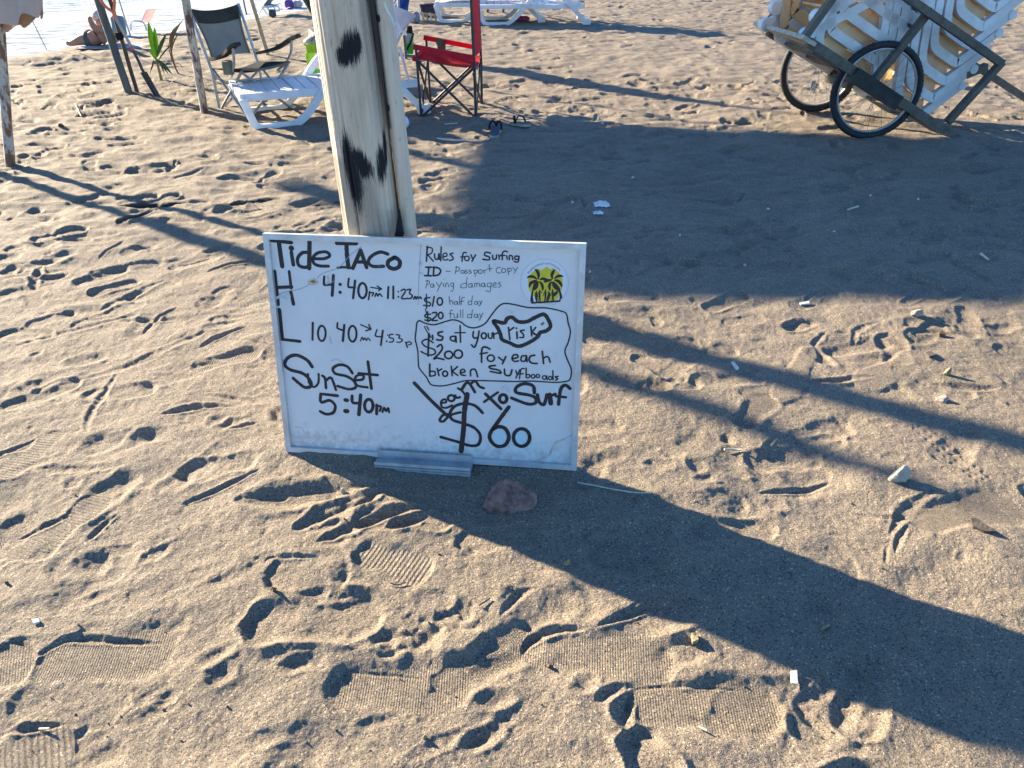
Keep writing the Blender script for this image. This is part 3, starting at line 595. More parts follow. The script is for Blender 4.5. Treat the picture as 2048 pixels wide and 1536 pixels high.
# ------------------------------------------------------------------ whiteboard
BC = Vector((-.26237744, 1.92627468, .015)); yaw, tilt, rol, BW, BH = -.12774196, .18936495, .01590028, .93004261, .6976656
ex = Vector((math.cos(yaw), math.sin(yaw), 0)); nn = Vector((-math.sin(yaw), math.cos(yaw), 0)); ey = Vector((0, 0, 1)) * math.cos(tilt) + nn * math.sin(tilt)
bx = ex * math.cos(rol) + ey * math.sin(rol); by = -ex * math.sin(rol) + ey * math.cos(rol); bz = bx.cross(by)   # bz faces the viewer
board = thing('whiteboard', BC, 'white notice board with handwritten tide times and surf prices leaning on the post', 'whiteboard')
def B(u, v, w=0.): return BC + bx * u + by * v + bz * w
def BP(x, y):                                         # board coordinates of a photo pixel
    p = PL(x, y, BC - bz * .004, bz) - BC; return p.dot(bx), p.dot(by)
FW = .017
mb = MB(); vs = [B(-BW / 2 + .003, .003, -.004), B(BW / 2 - .003, .003, -.004), B(BW / 2 - .003, BH - .003, -.004), B(-BW / 2 + .003, BH - .003, -.004)]
mb.slab(vs, -bz * .008)
m = mat('board_enamel', (.68, .67, .63), rough=.28, var=.05, scale=6, coat=.2, col2=(.60, .60, .575), detail=8); n = m.node_tree.nodes; l = m.node_tree.links; b = n['Principled BSDF']
src = b.inputs['Base Color'].links[0].from_socket; tc = n.new('ShaderNodeTexCoord'); nz = n.new('ShaderNodeTexNoise'); nz.inputs['Scale'].default_value = 16; nz.inputs['Detail'].default_value = 8; nz.inputs['Roughness'].default_value = .72; l.new(tc.outputs['Object'], nz.inputs['Vector'])
rp_ = n.new('ShaderNodeValToRGB'); rp_.color_ramp.elements[0].position = .64; rp_.color_ramp.elements[1].position = .74; rp_.color_ramp.elements[1].color = (.45, .45, .45, 1); l.new(nz.outputs['Fac'], rp_.inputs[0])
x = n.new('ShaderNodeMix'); x.data_type = 'RGBA'; l.new(rp_.outputs[0], x.inputs[0]); l.new(src, x.inputs[6]); x.inputs[7].default_value = (.42, .43, .42, 1)
ge = n.new('ShaderNodeNewGeometry'); sz = n.new('ShaderNodeSeparateXYZ'); l.new(ge.outputs['Position'], sz.inputs[0]); mr = n.new('ShaderNodeMapRange'); mr.inputs[1].default_value = .02; mr.inputs[2].default_value = .15; mr.inputs[3].default_value = .34; mr.inputs[4].default_value = 0.; l.new(sz.outputs[2], mr.inputs[0])
n2 = n.new('ShaderNodeTexNoise'); n2.inputs['Scale'].default_value = 38; n2.inputs['Detail'].default_value = 6; n2.inputs['Roughness'].default_value = .75; l.new(tc.outputs['Object'], n2.inputs['Vector'])
am_ = n.new('ShaderNodeMath'); am_.operation = 'ADD'; l.new(mr.outputs[0], am_.inputs[0]); l.new(n2.outputs['Fac'], am_.inputs[1]); r2 = n.new('ShaderNodeValToRGB'); r2.color_ramp.elements[0].position = .66; r2.color_ramp.elements[1].position = .88; r2.color_ramp.elements[1].color = (.6, .6, .6, 1); l.new(am_.outputs[0], r2.inputs[0])
x2 = n.new('ShaderNodeMix'); x2.data_type = 'RGBA'; l.new(r2.outputs[0], x2.inputs[0]); l.new(x.outputs[2], x2.inputs[6]); x2.inputs[7].default_value = (.36, .31, .24, 1); l.new(x2.outputs[2], b.inputs['Base Color'])
mb.build('panel', m, board, smooth=0)
mb = MB(); h2 = FW / 2
mb.bar([B(-BW / 2 + h2, h2, 0), B(BW / 2 - h2, h2, 0), B(BW / 2 - h2, BH - h2, 0), B(-BW / 2 + h2, BH - h2, 0)], FW, .018, up=bz, closed=True)
mb.build('frame', M['alu'], board, smooth=30)
a0, _ = BP(759, 920); a1, _ = BP(947, 930)
mb = MB(); z0 = .0095
prof = [(.034, z0), (.034, z0 + .002), (.010, z0 + .003), (.006, z0 + .036), (.012, z0 + .040), (.012, z0 + .043), (.004, z0 + .044), (.003, z0 + .0405), (.0005, z0 + .0405), (-.0005, z0 + .045), (-.005, z0 + .045), (-.006, z0 + .0415), (-.0085, z0 + .0415), (-.0095, z0 + .045), (-.016, z0 + .045), (-.018, z0 + .040), (-.010, z0 + .030), (-.002, z0 + .003), (-.002, z0)]
dv = .5 * (BP(759, 905)[1] + BP(947, 912)[1]) - .022
P0 = [B(a0, dv + p, w) for p, w in prof]; mb.slab(P0, bx * (a1 - a0)); tray = mb.build('pen_tray', mat('tray_aluminium', (.40, .41, .40), rough=.5, metal=.35, var=.12, scale=20, col2=(.27, .28, .27)), board, smooth=25)
m_riv = mat('rusty_rivet', (.05, .035, .025), rough=.8)
for xx, yy in ((806, 908), (905, 912)): u, v = BP(xx, yy); mb = MB(); mb.ball(B(u, dv + .022, z0 + .004), .0042, 8, 6); mb.build('rivet', m_riv, tray)
mb = MB(); s_ = random.Random(5); pts = [(a0 + .004 + (a1 - a0 - .008) * i / 40, dv + .016 + .010 * abs(math.sin(i * 1.3)) * s_.random()) for i in range(41)]
mb.grid(lambda u, v: B(pts[int(round(u * 40))][0], dv + .0125 + (pts[int(round(u * 40))][1] - dv - .0125) * v, z0 + .0046), 40, 1); mb.build('grime', mat('dark_grime', (.10, .12, .10), rough=.9), tray, smooth=0)
# --- strokes: (zoom, width, points); the zooms are crops of the photograph
ZM = {6: (520, 460, 2048 / 340), 7: (820, 470, 2048 / 360), 8: (820, 690, 2048 / 360), 9: (540, 690, 1707 / 300)}
SEQ = [0]
def stroke(mb, z, w, pts, closed=False, sm=True, k=1.0):
    ox, oy, sc = ZM[z]; P = [Vector((*BP(ox + x / sc, oy + y / sc), 0)) for x, y in pts]; wm = w / sc * .00157 * k / 2
    if len(P) == 1: P = [P[0], P[0] + Vector((.0004, 0, 0))]
    if len(P) > 2 and sm: P = catmull(P, 7, closed)
    if closed: P = P + [P[0]]
    SEQ[0] += 1; wz = -.0036 + .0000015 * SEQ[0]; n = len(P); L = []; Rr = []
    q = random.Random(SEQ[0])
    for i in range(n):
        t = (P[min(i + 1, n - 1)] - P[max(i - 1, 0)]); t = t.normalized() if t.length > 0 else Vector((1, 0, 0)); s = Vector((-t.y, t.x, 0)); ww = wm * (1 + q.uniform(-.07, .07))
        L.append(P[i] + s * ww); Rr.append(P[i] - s * ww)
    V = L + Rr; F = [(i, i + 1, n + i + 1, n + i) for i in range(n - 1)]; base = len(V)
    for c, t in ((P[0], P[0] - P[1]), (P[-1], P[-1] - P[-2])):
        a = math.atan2(t.y, t.x); fan = [c + Vector((math.cos(a + th), math.sin(a + th), 0)) * wm * .98 for th in np.linspace(-math.pi / 2, math.pi / 2, 7)]
        k0 = len(V); V += fan; F.append(tuple(range(k0, k0 + 7)))
    mb.add([B(p.x, p.y, wz) for p in V], F)
def loop(mb, z, w, c, rx, ry=None, rot=0., k=1.0):
    ry = ry or rx; stroke(mb, z, w, [(c[0] + rx * math.cos(t) * math.cos(rot) - ry * math.sin(t) * math.sin(rot), c[1] + rx * math.cos(t) * math.sin(rot) + ry * math.sin(t) * math.cos(rot)) for t in np.linspace(0, 2 * math.pi, 13)[:-1]], closed=True, k=k)
def word(name, items, ink='ink', z=None, label=None):
    mb = MB()
    for it in items:
        if it[0] == 'o': loop(mb, *it[1:])
        elif it[0] == 'l': stroke(mb, it[1], it[2], it[3], sm=False)
        else: stroke(mb, it[1], it[2], it[3])
    return mb.build(name, M[ink], board, smooth=0, label=label)
S, Lq, O_ = 's', 'l', 'o'
word('tide_heading', [(Lq, 6, 40, [(105, 122), (380, 152)]), (Lq, 6, 50, [(228, 150), (268, 438)]), (Lq, 6, 45, [(378, 268), (402, 418)]), (S, 6, 64, [(377, 218), (380, 219)]), (Lq, 6, 50, [(597, 138), (593, 462)]),
  (S, 6, 40, [(588, 270), (510, 275), (455, 340), (465, 420), (530, 450), (590, 440)]), (S, 6, 36, [(645, 345), (770, 345), (840, 310), (800, 265), (700, 275), (640, 330), (650, 400), (720, 432), (825, 435)]),
  (Lq, 6, 46, [(925, 158), (1160, 160)]), (S, 6, 50, [(1042, 180), (1050, 320), (1066, 450)]), (S, 6, 28, [(935, 455), (1010, 448), (1110, 460)]), (Lq, 6, 45, [(1118, 460), (1213, 245)]), (Lq, 6, 45, [(1213, 245), (1285, 450)]), (Lq, 6, 40, [(1160, 385), (1260, 385)]),
  (S, 6, 38, [(1540, 290), (1450, 266), (1350, 310), (1305, 380), (1355, 436), (1490, 436)]), (S, 6, 46, [(1615, 335), (1548, 375), (1545, 435), (1610, 468), (1675, 440), (1682, 375), (1630, 332), (1600, 340)]),
  (Lq, 6, 45, [(176, 500), (218, 895)]), (Lq, 6, 34, [(352, 500), (376, 700)]), (Lq, 6, 42, [(372, 745), (404, 892)]), (Lq, 6, 38, [(200, 692), (385, 685)]), (Lq, 6, 48, [(232, 960), (266, 1305)]), (Lq, 6, 38, [(252, 1315), (482, 1342)])])
word('tide_times', [(S, 6, 28, [(775, 560), (770, 650), (800, 660), (880, 655)]), (Lq, 6, 34, [(885, 545), (870, 790)]), (S, 6, 40, [(965, 655)]), (S, 6, 40, [(965, 750)]), (S, 6, 24, [(1070, 585), (1062, 675), (1085, 690), (1145, 692)]), (Lq, 6, 28, [(1146, 610), (1122, 820)]), (O_, 6, 28, (1235, 730), 50, 90),
  (S, 6, 20, [(1322, 742), (1308, 838)]), (S, 6, 17, [(1315, 760), (1368, 755), (1350, 795)]), (S, 6, 18, [(1385, 800), (1402, 762), (1420, 795), (1440, 767), (1470, 800)]), (Lq, 6, 16, [(1335, 690), (1460, 710)]), (Lq, 6, 16, [(1412, 675), (1465, 708)]), (Lq, 6, 16, [(1465, 708), (1430, 730)]),
  (Lq, 6, 24, [(1547, 685), (1540, 822)]), (Lq, 6, 24, [(1606, 680), (1606, 825)]), (S, 6, 20, [(1665, 742)]), (S, 6, 22, [(1666, 805)]), (S, 6, 18, [(1700, 732), (1738, 712), (1748, 745), (1705, 822), (1768, 826)]), (S, 6, 18, [(1770, 722), (1815, 716), (1800, 760), (1836, 790), (1812, 825), (1770, 822)]), (S, 6, 18, [(1850, 832), (1872, 800), (1880, 832), (1900, 802), (1910, 826), (1930, 806), (1945, 826)])])
word('tide_times', [
  (Lq, 6, 28, [(636, 1118), (633, 1322)]), (O_, 6, 26, (745, 1245), 46, 92), (S, 6, 24, [(935, 1120), (930, 1175), (950, 1190), (1005, 1212)]), (Lq, 6, 30, [(1016, 1145), (999, 1336)]), (O_, 6, 26, (1115, 1250), 48, 95), (Lq, 6, 18, [(1215, 1140), (1338, 1195)]), (Lq, 6, 18, [(1310, 1140), (1338, 1195)]), (Lq, 6, 18, [(1338, 1195), (1275, 1214)]),
  (S, 6, 15, [(1210, 1336), (1232, 1290), (1245, 1326), (1265, 1300), (1282, 1330), (1302, 1302), (1328, 1332)]), (S, 6, 18, [(1410, 1200), (1390, 1265), (1410, 1282), (1478, 1286)]), (Lq, 6, 24, [(1480, 1212), (1456, 1388)]), (S, 6, 16, [(1536, 1266)]), (S, 6, 22, [(1525, 1340)]), (S, 6, 16, [(1605, 1256), (1562, 1262), (1560, 1296), (1605, 1308), (1602, 1344), (1560, 1350)]),
  (S, 6, 16, [(1640, 1260), (1685, 1270), (1672, 1300), (1716, 1320), (1692, 1350), (1650, 1350)]), (S, 6, 20, [(1756, 1352), (1775, 1412)]), (S, 6, 15, [(1760, 1362), (1800, 1346), (1826, 1370), (1790, 1384)])])
word('sunset_heading', [(S, 9, 40, [(480, 248), (420, 170), (300, 115), (205, 145), (168, 220), (230, 280), (370, 322), (448, 390), (470, 465), (400, 482), (330, 435), (265, 378)]), (S, 9, 27, [(432, 330), (446, 430), (500, 478), (550, 430), (554, 330)]), (S, 9, 32, [(596, 350), (626, 380), (638, 490)]), (S, 9, 32, [(640, 400), (690, 370), (720, 420), (750, 510)]),
  (S, 9, 34, [(938, 320), (880, 245), (790, 225), (718, 265), (745, 325), (870, 355), (955, 410), (978, 478), (900, 502), (770, 467)]), (S, 9, 30, [(970, 402), (1055, 390), (1060, 345), (990, 348), (965, 405), (1000, 462), (1110, 482)]), (Lq, 9, 36, [(1115, 190), (1155, 495)]), (Lq, 9, 34, [(1010, 322), (1225, 342)]),
  (Lq, 9, 36, [(578, 556), (770, 577)]), (S, 9, 36, [(578, 560), (582, 650), (680, 630), (742, 690), (720, 768), (640, 786), (572, 755)]), (S, 9, 48, [(858, 626), (878, 628)]), (S, 9, 54, [(858, 752), (880, 752)]), (S, 9, 36, [(935, 578), (935, 640), (960, 660), (1030, 660)]), (Lq, 9, 44, [(1032, 570), (1012, 792)]), (O_, 9, 38, (1125, 690), 48, 72),
  (Lq, 9, 36, [(1216, 682), (1214, 785)]), (S, 9, 28, [(1218, 692), (1262, 702), (1250, 750)]), (S, 9, 26, [(1280, 762), (1300, 712), (1320, 752), (1345, 716), (1355, 766)])])
word('rules_heading', [(S, 7, 18, [(197, 130), (187, 298)]), (S, 7, 14, [(190, 140), (250, 150), (246, 205), (192, 226)]), (S, 7, 16, [(205, 228), (266, 298)]), (S, 7, 16, [(280, 215), (286, 268), (318, 272), (330, 210), (334, 278)]), (Lq, 7, 16, [(355, 135), (350, 295)]), (S, 7, 14, [(378, 250), (420, 236), (412, 206), (380, 218), (376, 270), (400, 286), (432, 275)]), (S, 7, 16, [(490, 206), (456, 218), (482, 245), (490, 276), (450, 290)]),
  (S, 7, 15, [(642, 202), (606, 206), (592, 300)]), (Lq, 7, 14, [(575, 250), (625, 246)]), (O_, 7, 14, (648, 266), 26), (Lq, 7, 16, [(694, 225), (710, 265)]), (Lq, 7, 16, [(746, 226), (706, 298)]), (S, 7, 17, [(915, 206), (862, 196), (850, 230), (900, 250), (898, 282), (830, 276)]), (S, 7, 16, [(940, 230), (946, 275), (978, 270), (986, 226)]), (S, 7, 15, [(1010, 226), (1016, 276)]), (S, 7, 15, [(1012, 246), (1042, 226)]),
  (S, 7, 16, [(1108, 190), (1075, 184), (1052, 210), (1050, 280)]), (Lq, 7, 15, [(1030, 236), (1080, 232)]), (Lq, 7, 15, [(1100, 236), (1106, 276)]), (S, 7, 16, [(1130, 280), (1132, 236), (1160, 238), (1170, 280)]), (S, 7, 16, [(1236, 242), (1198, 242), (1196, 274), (1235, 272), (1240, 238), (1230, 304), (1185, 300)]),
  (Lq, 7, 19, [(180, 366), (242, 366)]), (Lq, 7, 19, [(214, 370), (206, 460)]), (Lq, 7, 19, [(166, 462), (245, 464)]), (Lq, 7, 19, [(272, 366), (266, 464)]), (S, 7, 19, [(260, 366), (322, 375), (350, 410), (322, 452), (266, 464)])])
T7 = 7.5
word('rules_text', [(Lq, 7, T7, x) for x in ([(410, 412), (460, 412)], [(900, 335), (910, 412)], [(880, 386), (936, 381)], [(565, 695), (565, 790)], [(575, 850), (575, 940)], [(602, 850), (602, 940)], [(565, 756), (615, 751)], [(445, 896), (490, 896)], [(375, 550), (386, 590)], [(700, 262), (700, 262.5)])][:-1] + [(S, 7, T7, x) for x in (
  [(530, 355), (516, 440)], [(520, 365), (560, 370), (556, 405), (522, 411)], [(615, 405), (586, 405), (580, 430), (610, 433), (616, 405), (624, 436)], [(650, 396), (630, 405), (655, 425), (630, 438)], [(690, 396), (670, 405), (700, 425), (670, 438)], [(725, 400), (746, 470)], [(726, 406), (765, 400), (762, 430), (735, 436)], [(840, 395), (845, 436)], [(842, 408), (872, 395)], [(1030, 370), (996, 370), (980, 400), (996, 430), (1032, 430)],
  [(1110, 376), (1122, 455)], [(1110, 386), (1145, 376), (1150, 405), (1116, 416)], [(1170, 370), (1196, 402)], [(1226, 366), (1186, 436)],
  [(200, 515), (180, 605)], [(180, 520), (220, 525), (216, 555), (190, 566)], [(265, 560), (236, 560), (235, 590), (263, 590), (267, 560), (276, 595)], [(300, 540), (326, 580)], [(360, 536), (310, 640)], [(380, 500)], [(405, 590), (406, 556), (430, 550), (440, 590)], [(495, 546), (466, 550), (465, 580), (492, 580), (497, 546), (490, 625), (460, 640)], [(650, 480), (640, 600)], [(640, 546), (590, 560), (580, 598), (640, 600)],
  [(700, 550), (671, 560), (670, 590), (700, 590), (705, 550), (711, 595)], [(735, 592), (736, 552), (758, 550), (760, 590)], [(760, 556), (786, 550), (796, 590)], [(845, 546), (816, 555), (815, 585), (845, 585), (848, 550), (856, 590)], [(920, 546), (886, 550), (881, 585), (918, 585), (925, 546), (910, 640), (860, 630)], [(945, 571), (980, 560), (970, 541), (946, 556), (950, 590), (990, 590)], [(1030, 536), (1005, 550), (1035, 575), (1005, 596)],
  [(445, 700), (455, 790)], [(450, 762), (478, 745), (490, 790)], [(535, 756), (506, 760), (505, 785), (534, 785), (540, 756), (546, 795)], [(620, 711), (592, 716), (580, 795)], [(710, 690), (700, 790)], [(700, 751), (666, 756), (665, 788), (702, 790)], [(765, 756), (736, 760), (735, 785), (764, 785), (770, 756), (776, 795)], [(790, 750), (811, 785)], [(821, 746), (790, 808)],
  [(490, 856), (462, 862), (460, 945)], [(500, 896), (506, 940), (536, 935), (540, 891), (546, 940)], [(710, 850), (700, 945)], [(700, 901), (661, 906), (656, 938), (702, 940)], [(765, 901), (736, 905), (735, 935), (764, 935), (770, 901), (776, 945)], [(790, 896), (811, 935)], [(831, 886), (790, 970)])] + [(O_, 7, T7, (800, 416), 22), (O_, 7, T7, (1066, 405), 24)], ink='thin_ink', label='thin faded handwriting')
word('rental_prices', [(S, 7, 16, [(226, 711), (172, 722), (172, 752), (228, 772), (222, 805), (155, 800)]), (Lq, 7, 15, [(186, 675), (190, 828)]), (Lq, 7, 17, [(276, 700), (256, 808)]), (O_, 7, 18, (340, 756), 30, 42), (S, 7, 11, [(188, 828), (178, 850), (188, 890)]), (S, 7, 18, [(234, 901), (178, 906), (176, 934), (232, 946), (224, 974), (170, 966)]), (Lq, 7, 17, [(200, 872), (205, 984)]), (S, 7, 18, [(256, 886), (300, 881), (298, 920), (250, 970), (310, 971)]), (O_, 7, 18, (350, 916), 26, 36)])
cl = [(110, 975), (180, 1005), (280, 1020), (400, 985), (490, 965), (570, 985), (650, 1040), (740, 1055), (850, 1010), (920, 920), (1000, 820), (1070, 780), (1180, 790), (1350, 825), (1550, 830), (1720, 865), (1780, 900), (1800, 1000), (1825, 1100), (1800, 1220), (1770, 1290), (1765, 1345), (1800, 1440), (1835, 1530), (1825, 1630), (1780, 1664), (1640, 1676), (1400, 1662), (1200, 1666), (1000, 1661), (800, 1656), (640, 1656), (500, 1690), (370, 1716), (250, 1706), (210, 1660), (190, 1621), (110, 1520), (95, 1450), (90, 1330), (75, 1250), (60, 1180), (70, 1080), (80, 1000)]
mb = MB(); stroke(mb, 7, 16, cl, closed=True); stroke(mb, 7, 42, [(952, 980), (1070, 1000), (1105, 952), (1160, 936), (1230, 985), (1330, 985), (1420, 940), (1520, 902), (1572, 960), (1598, 1040), (1550, 1090), (1480, 1110), (1450, 1160), (1340, 1230), (1230, 1265), (1130, 1225), (1050, 1190), (1030, 1130), (1000, 1060)], closed=True); mb.build('warning_outline', M['ink'], board, smooth=0)
word('warning_text', [(S, 7, 13, [(165, 1040), (200, 1110)]), (S, 7, 13, [(190, 1035), (215, 1080)]), (Lq, 7, 20, [(256, 1140), (259, 1188)]), (S, 7, 22, [(222, 1140), (232, 1160)]), (S, 7, 22, [(370, 1100), (322, 1112), (328, 1140), (372, 1160), (358, 1195), (305, 1190)]), (S, 7, 19, [(520, 1152), (468, 1156), (462, 1190), (508, 1205), (522, 1156), (526, 1220)]), (Lq, 7, 17, [(570, 1030), (575, 1220)]), (Lq, 7, 15, [(510, 1112), (630, 1110)]),
  (S, 7, 20, [(722, 1100), (716, 1150), (735, 1172), (772, 1165)]), (S, 7, 20, [(786, 1092), (770, 1190), (735, 1275), (700, 1250)]), (O_, 7, 19, (840, 1146), 28, 33), (S, 7, 17, [(890, 1120), (896, 1168), (930, 1170), (936, 1112)]), (Lq, 7, 17, [(950, 1112), (956, 1175)]), (S, 7, 17, [(956, 1132), (1000, 1112)]), (Lq, 7, 19, [(1120, 1052), (1136, 1188)]), (S, 7, 19, [(1136, 1085), (1180, 1052)]), (Lq, 7, 20, [(1216, 1102), (1220, 1178)]), (S, 7, 22, [(1210, 1060)]),
  (S, 7, 18, [(1300, 1082), (1256, 1092), (1288, 1128), (1290, 1163), (1250, 1166)]), (Lq, 7, 19, [(1376, 1042), (1385, 1148)]), (Lq, 7, 19, [(1430, 1052), (1386, 1108)]), (Lq, 7, 22, [(1386, 1108), (1446, 1140)]), (S, 7, 9, [(1490, 1015), (1520, 992)]), (S, 7, 9, [(1500, 1022), (1526, 1006)])])
word('warning_text', [
  (S, 7, 18, [(265, 1225), (192, 1186), (137, 1220), (180, 1270), (270, 1300), (288, 1345), (220, 1366), (125, 1326)]), (Lq, 7, 23, [(215, 1120), (205, 1375)]), (S, 7, 21, [(310, 1272), (350, 1246), (368, 1290), (330, 1350), (272, 1408), (312, 1400), (385, 1416)]), (O_, 7, 21, (440, 1364), 45, 42), (O_, 7, 21, (550, 1355), 46, 46),
  (S, 8, 22, [(910, 46), (855, 22), (818, 50), (815, 195)]), (Lq, 8, 18, [(796, 102), (880, 86)]), (O_, 8, 19, (920, 150), 40, 36), (Lq, 8, 21, [(1010, 140), (1050, 172)]), (Lq, 8, 21, [(1090, 132), (1052, 212)]), (S, 8, 19, [(1165, 156), (1225, 140), (1218, 110), (1176, 117), (1162, 160), (1190, 186), (1235, 180)]), (S, 8, 19, [(1325, 122), (1272, 128), (1266, 178), (1310, 180), (1325, 125), (1332, 190)]), (S, 8, 21, [(1420, 116), (1372, 127), (1356, 170), (1385, 204), (1445, 210)]),
  (Lq, 8, 21, [(1505, 72), (1520, 210)]), (S, 8, 19, [(1515, 150), (1568, 132), (1595, 195)]), (Lq, 8, 21, [(225, 216), (225, 348)]), (S, 8, 19, [(225, 300), (280, 302), (284, 343), (225, 355)]), (Lq, 8, 19, [(310, 266), (330, 348)]), (S, 8, 19, [(328, 292), (362, 272)]), (O_, 8, 20, (400, 326), 28, 30), (Lq, 8, 19, [(470, 242), (480, 348)]), (Lq, 8, 19, [(540, 246), (480, 300)]), (Lq, 8, 19, [(480, 300), (545, 345)]), (S, 8, 19, [(578, 316), (625, 304), (610, 276), (576, 292), (582, 336), (630, 345)]),
  (S, 8, 20, [(690, 350), (692, 286), (742, 280), (770, 360)]), (S, 8, 21, [(970, 232), (905, 242), (918, 266), (1010, 286), (1030, 320), (915, 300)]), (S, 8, 21, [(1075, 276), (1082, 335), (1138, 345), (1160, 282)]), (Lq, 8, 17, [(1205, 292), (1216, 330)]), (Lq, 8, 17, [(1250, 282), (1206, 374)]), (S, 8, 15, [(1302, 268), (1264, 278), (1246, 384)]), (Lq, 8, 15, [(1230, 330), (1290, 326)]), (Lq, 8, 16, [(1322, 262), (1322, 368)]), (S, 8, 15, [(1322, 336), (1360, 338), (1354, 370), (1322, 372)]),
  (O_, 8, 15, (1400, 356), 21), (O_, 8, 15, (1455, 352), 19), (O_, 8, 15, (1528, 370), 21), (Lq, 8, 15, [(1554, 350), (1562, 394)]), (O_, 8, 15, (1596, 375), 19), (Lq, 8, 16, [(1625, 292), (1628, 394)]), (S, 8, 16, [(1686, 356), (1652, 362), (1680, 384), (1655, 400)])])
word('lesson_price', [(S, 8, 42, [(50, 432), (240, 630), (420, 800)]), (S, 8, 30, [(425, 785), (370, 802), (338, 858), (380, 868), (430, 820), (480, 790), (575, 765)]), (S, 8, 25, [(352, 660), (410, 650), (400, 616), (357, 640), (362, 700), (412, 714), (480, 686)]), (O_, 8, 28, (470, 604), 38, 34), (S, 8, 28, [(515, 572), (532, 600), (570, 592)]), (S, 8, 28, [(547, 492), (602, 530), (650, 610)]), (S, 8, 34, [(592, 500), (640, 432), (680, 442), (738, 535)]), (S, 8, 30, [(700, 432), (745, 412), (790, 470), (840, 490)]),
  (Lq, 8, 36, [(858, 555), (1035, 725)]), (Lq, 8, 29, [(1000, 538), (842, 648)]), (O_, 8, 38, (1060, 610), 42, 46), (S, 8, 38, [(1415, 545), (1400, 465), (1300, 440), (1212, 480), (1212, 540), (1350, 568), (1425, 600), (1425, 660), (1330, 668), (1155, 602)]), (S, 8, 38, [(1450, 565), (1472, 650), (1525, 675), (1558, 565)]), (S, 8, 52, [(1590, 565), (1602, 665)]), (S, 8, 30, [(1600, 580), (1655, 556)]), (S, 8, 38, [(1820, 495), (1770, 457), (1716, 500), (1690, 675)]), (Lq, 8, 32, [(1662, 582), (1772, 594)]),
  (S, 8, 58, [(652, 560), (620, 750), (610, 950), (582, 1205)]), (S, 8, 36, [(825, 770), (740, 690), (620, 665), (505, 700), (455, 780), (485, 850), (600, 890), (730, 940), (800, 1030), (778, 1130), (680, 1143), (540, 1100), (350, 1046)]), (S, 8, 44, [(1125, 705), (1010, 860), (915, 1000), (915, 1080), (985, 1148), (1080, 1138), (1125, 1050), (1088, 955), (1005, 928), (935, 965)]), (O_, 8, 42, (1270, 1052), 92, 100)])
M['ghost'] = mat('wiped_ink', (.45, .46, .46), rough=.5, var=.1, scale=30, col2=(.59, .59, .575))
for z_, w_, p in ((9, 16, [(290, 930), (370, 950), (380, 1030), (300, 1060)]), (9, 20, [(250, 1040), (330, 1050), (480, 1060), (640, 1040)]), (9, 12, [(630, 1020), (640, 1120)]), (9, 14, [(700, 180), (760, 160), (830, 200)]), (6, 26, [(300, 790), (340, 770), (360, 800)]), (6, 30, [(820, 560), (830, 620), (800, 640)]), (6, 22, [(840, 1290), (850, 1340), (860, 1360)]), (8, 24, [(1040, 500), (1080, 470), (1120, 520)]), (7, 26, [(1140, 860), (1160, 880)]), (9, 18, [(1030, 980), (1040, 1000)]), (9, 14, [(1120, 980), (1130, 1060)]), (6, 30, [(200, 820), (260, 800), (330, 830)]), (7, 22, [(100, 330), (120, 300), (130, 340)]), (7, 22, [(110, 430), (140, 440)])):
    mb = MB(); stroke(mb, z_, w_, p); mb.build('wiped_mark', M['ghost'], board, smooth=0)
M['blue_fill'] = mat('pale_blue_ink', (.50, .64, .66), rough=.6, var=.05); M['beige'] = mat('peeled_fibreboard', (.62, .47, .34), rough=.9, var=.15, scale=60); M['hair'] = mat('scratch_grey', (.30, .32, .34), rough=.8)
def disc(mb, z, c, rx, ry, seg=28, wob=0.):
    ox, oy, sc = ZM[z]; SEQ[0] += 1; q = random.Random(SEQ[0]); P = [BP(ox + (c[0] + rx * (1 + q.uniform(-wob, wob)) * math.cos(t)) / sc, oy + (c[1] + ry * (1 + q.uniform(-wob, wob)) * math.sin(t)) / sc) for t in np.linspace(0, 2 * math.pi, seg + 1)[:-1]]
    mb.add([B(u, v, -.0037 + .0000015 * SEQ[0]) for u, v in P], [tuple(range(seg))])
for c_ in ((1022, 1040), (1258, 1050)):
    mb = MB(); disc(mb, 8, c_, 72, 80); mb.build('blue_shading', M['blue_fill'], board, smooth=0)
for z_, w_, p in ((6, 7, [(225, 780), (330, 740), (480, 710), (600, 655)]), (6, 7, [(690, 580), (760, 520), (950, 450), (1090, 300), (1220, 205)]), (6, 5, [(1940, 180), (1925, 400), (1912, 640), (1905, 900)]), (8, 6, [(1300, 1325), (1420, 1320), (1540, 1270)]), (8, 5, [(1730, 1080), (1850, 1020)])):
    mb = MB(); stroke(mb, z_, w_, p); mb.build('scratch', M['hair'], board, smooth=0)
mb = MB(); disc(mb, 6, (640, 628), 62, 40, 18, .25); mb.build('chipped_enamel', M['beige'], board, smooth=0)
mb = MB(); stroke(mb, 8, 24, [(1590, 1250), (1625, 1160), (1665, 1105), (1750, 1072)]); stroke(mb, 8, 10, [(1530, 1290), (1600, 1250)]); mb.build('chipped_enamel', M['beige'], board, smooth=0)
mb = MB(); disc(mb, 6, (640, 622), 34, 14, 14, .3); mb.build('chip_hole', mat('chip_brown', (.22, .12, .06), rough=.9), board, smooth=0)
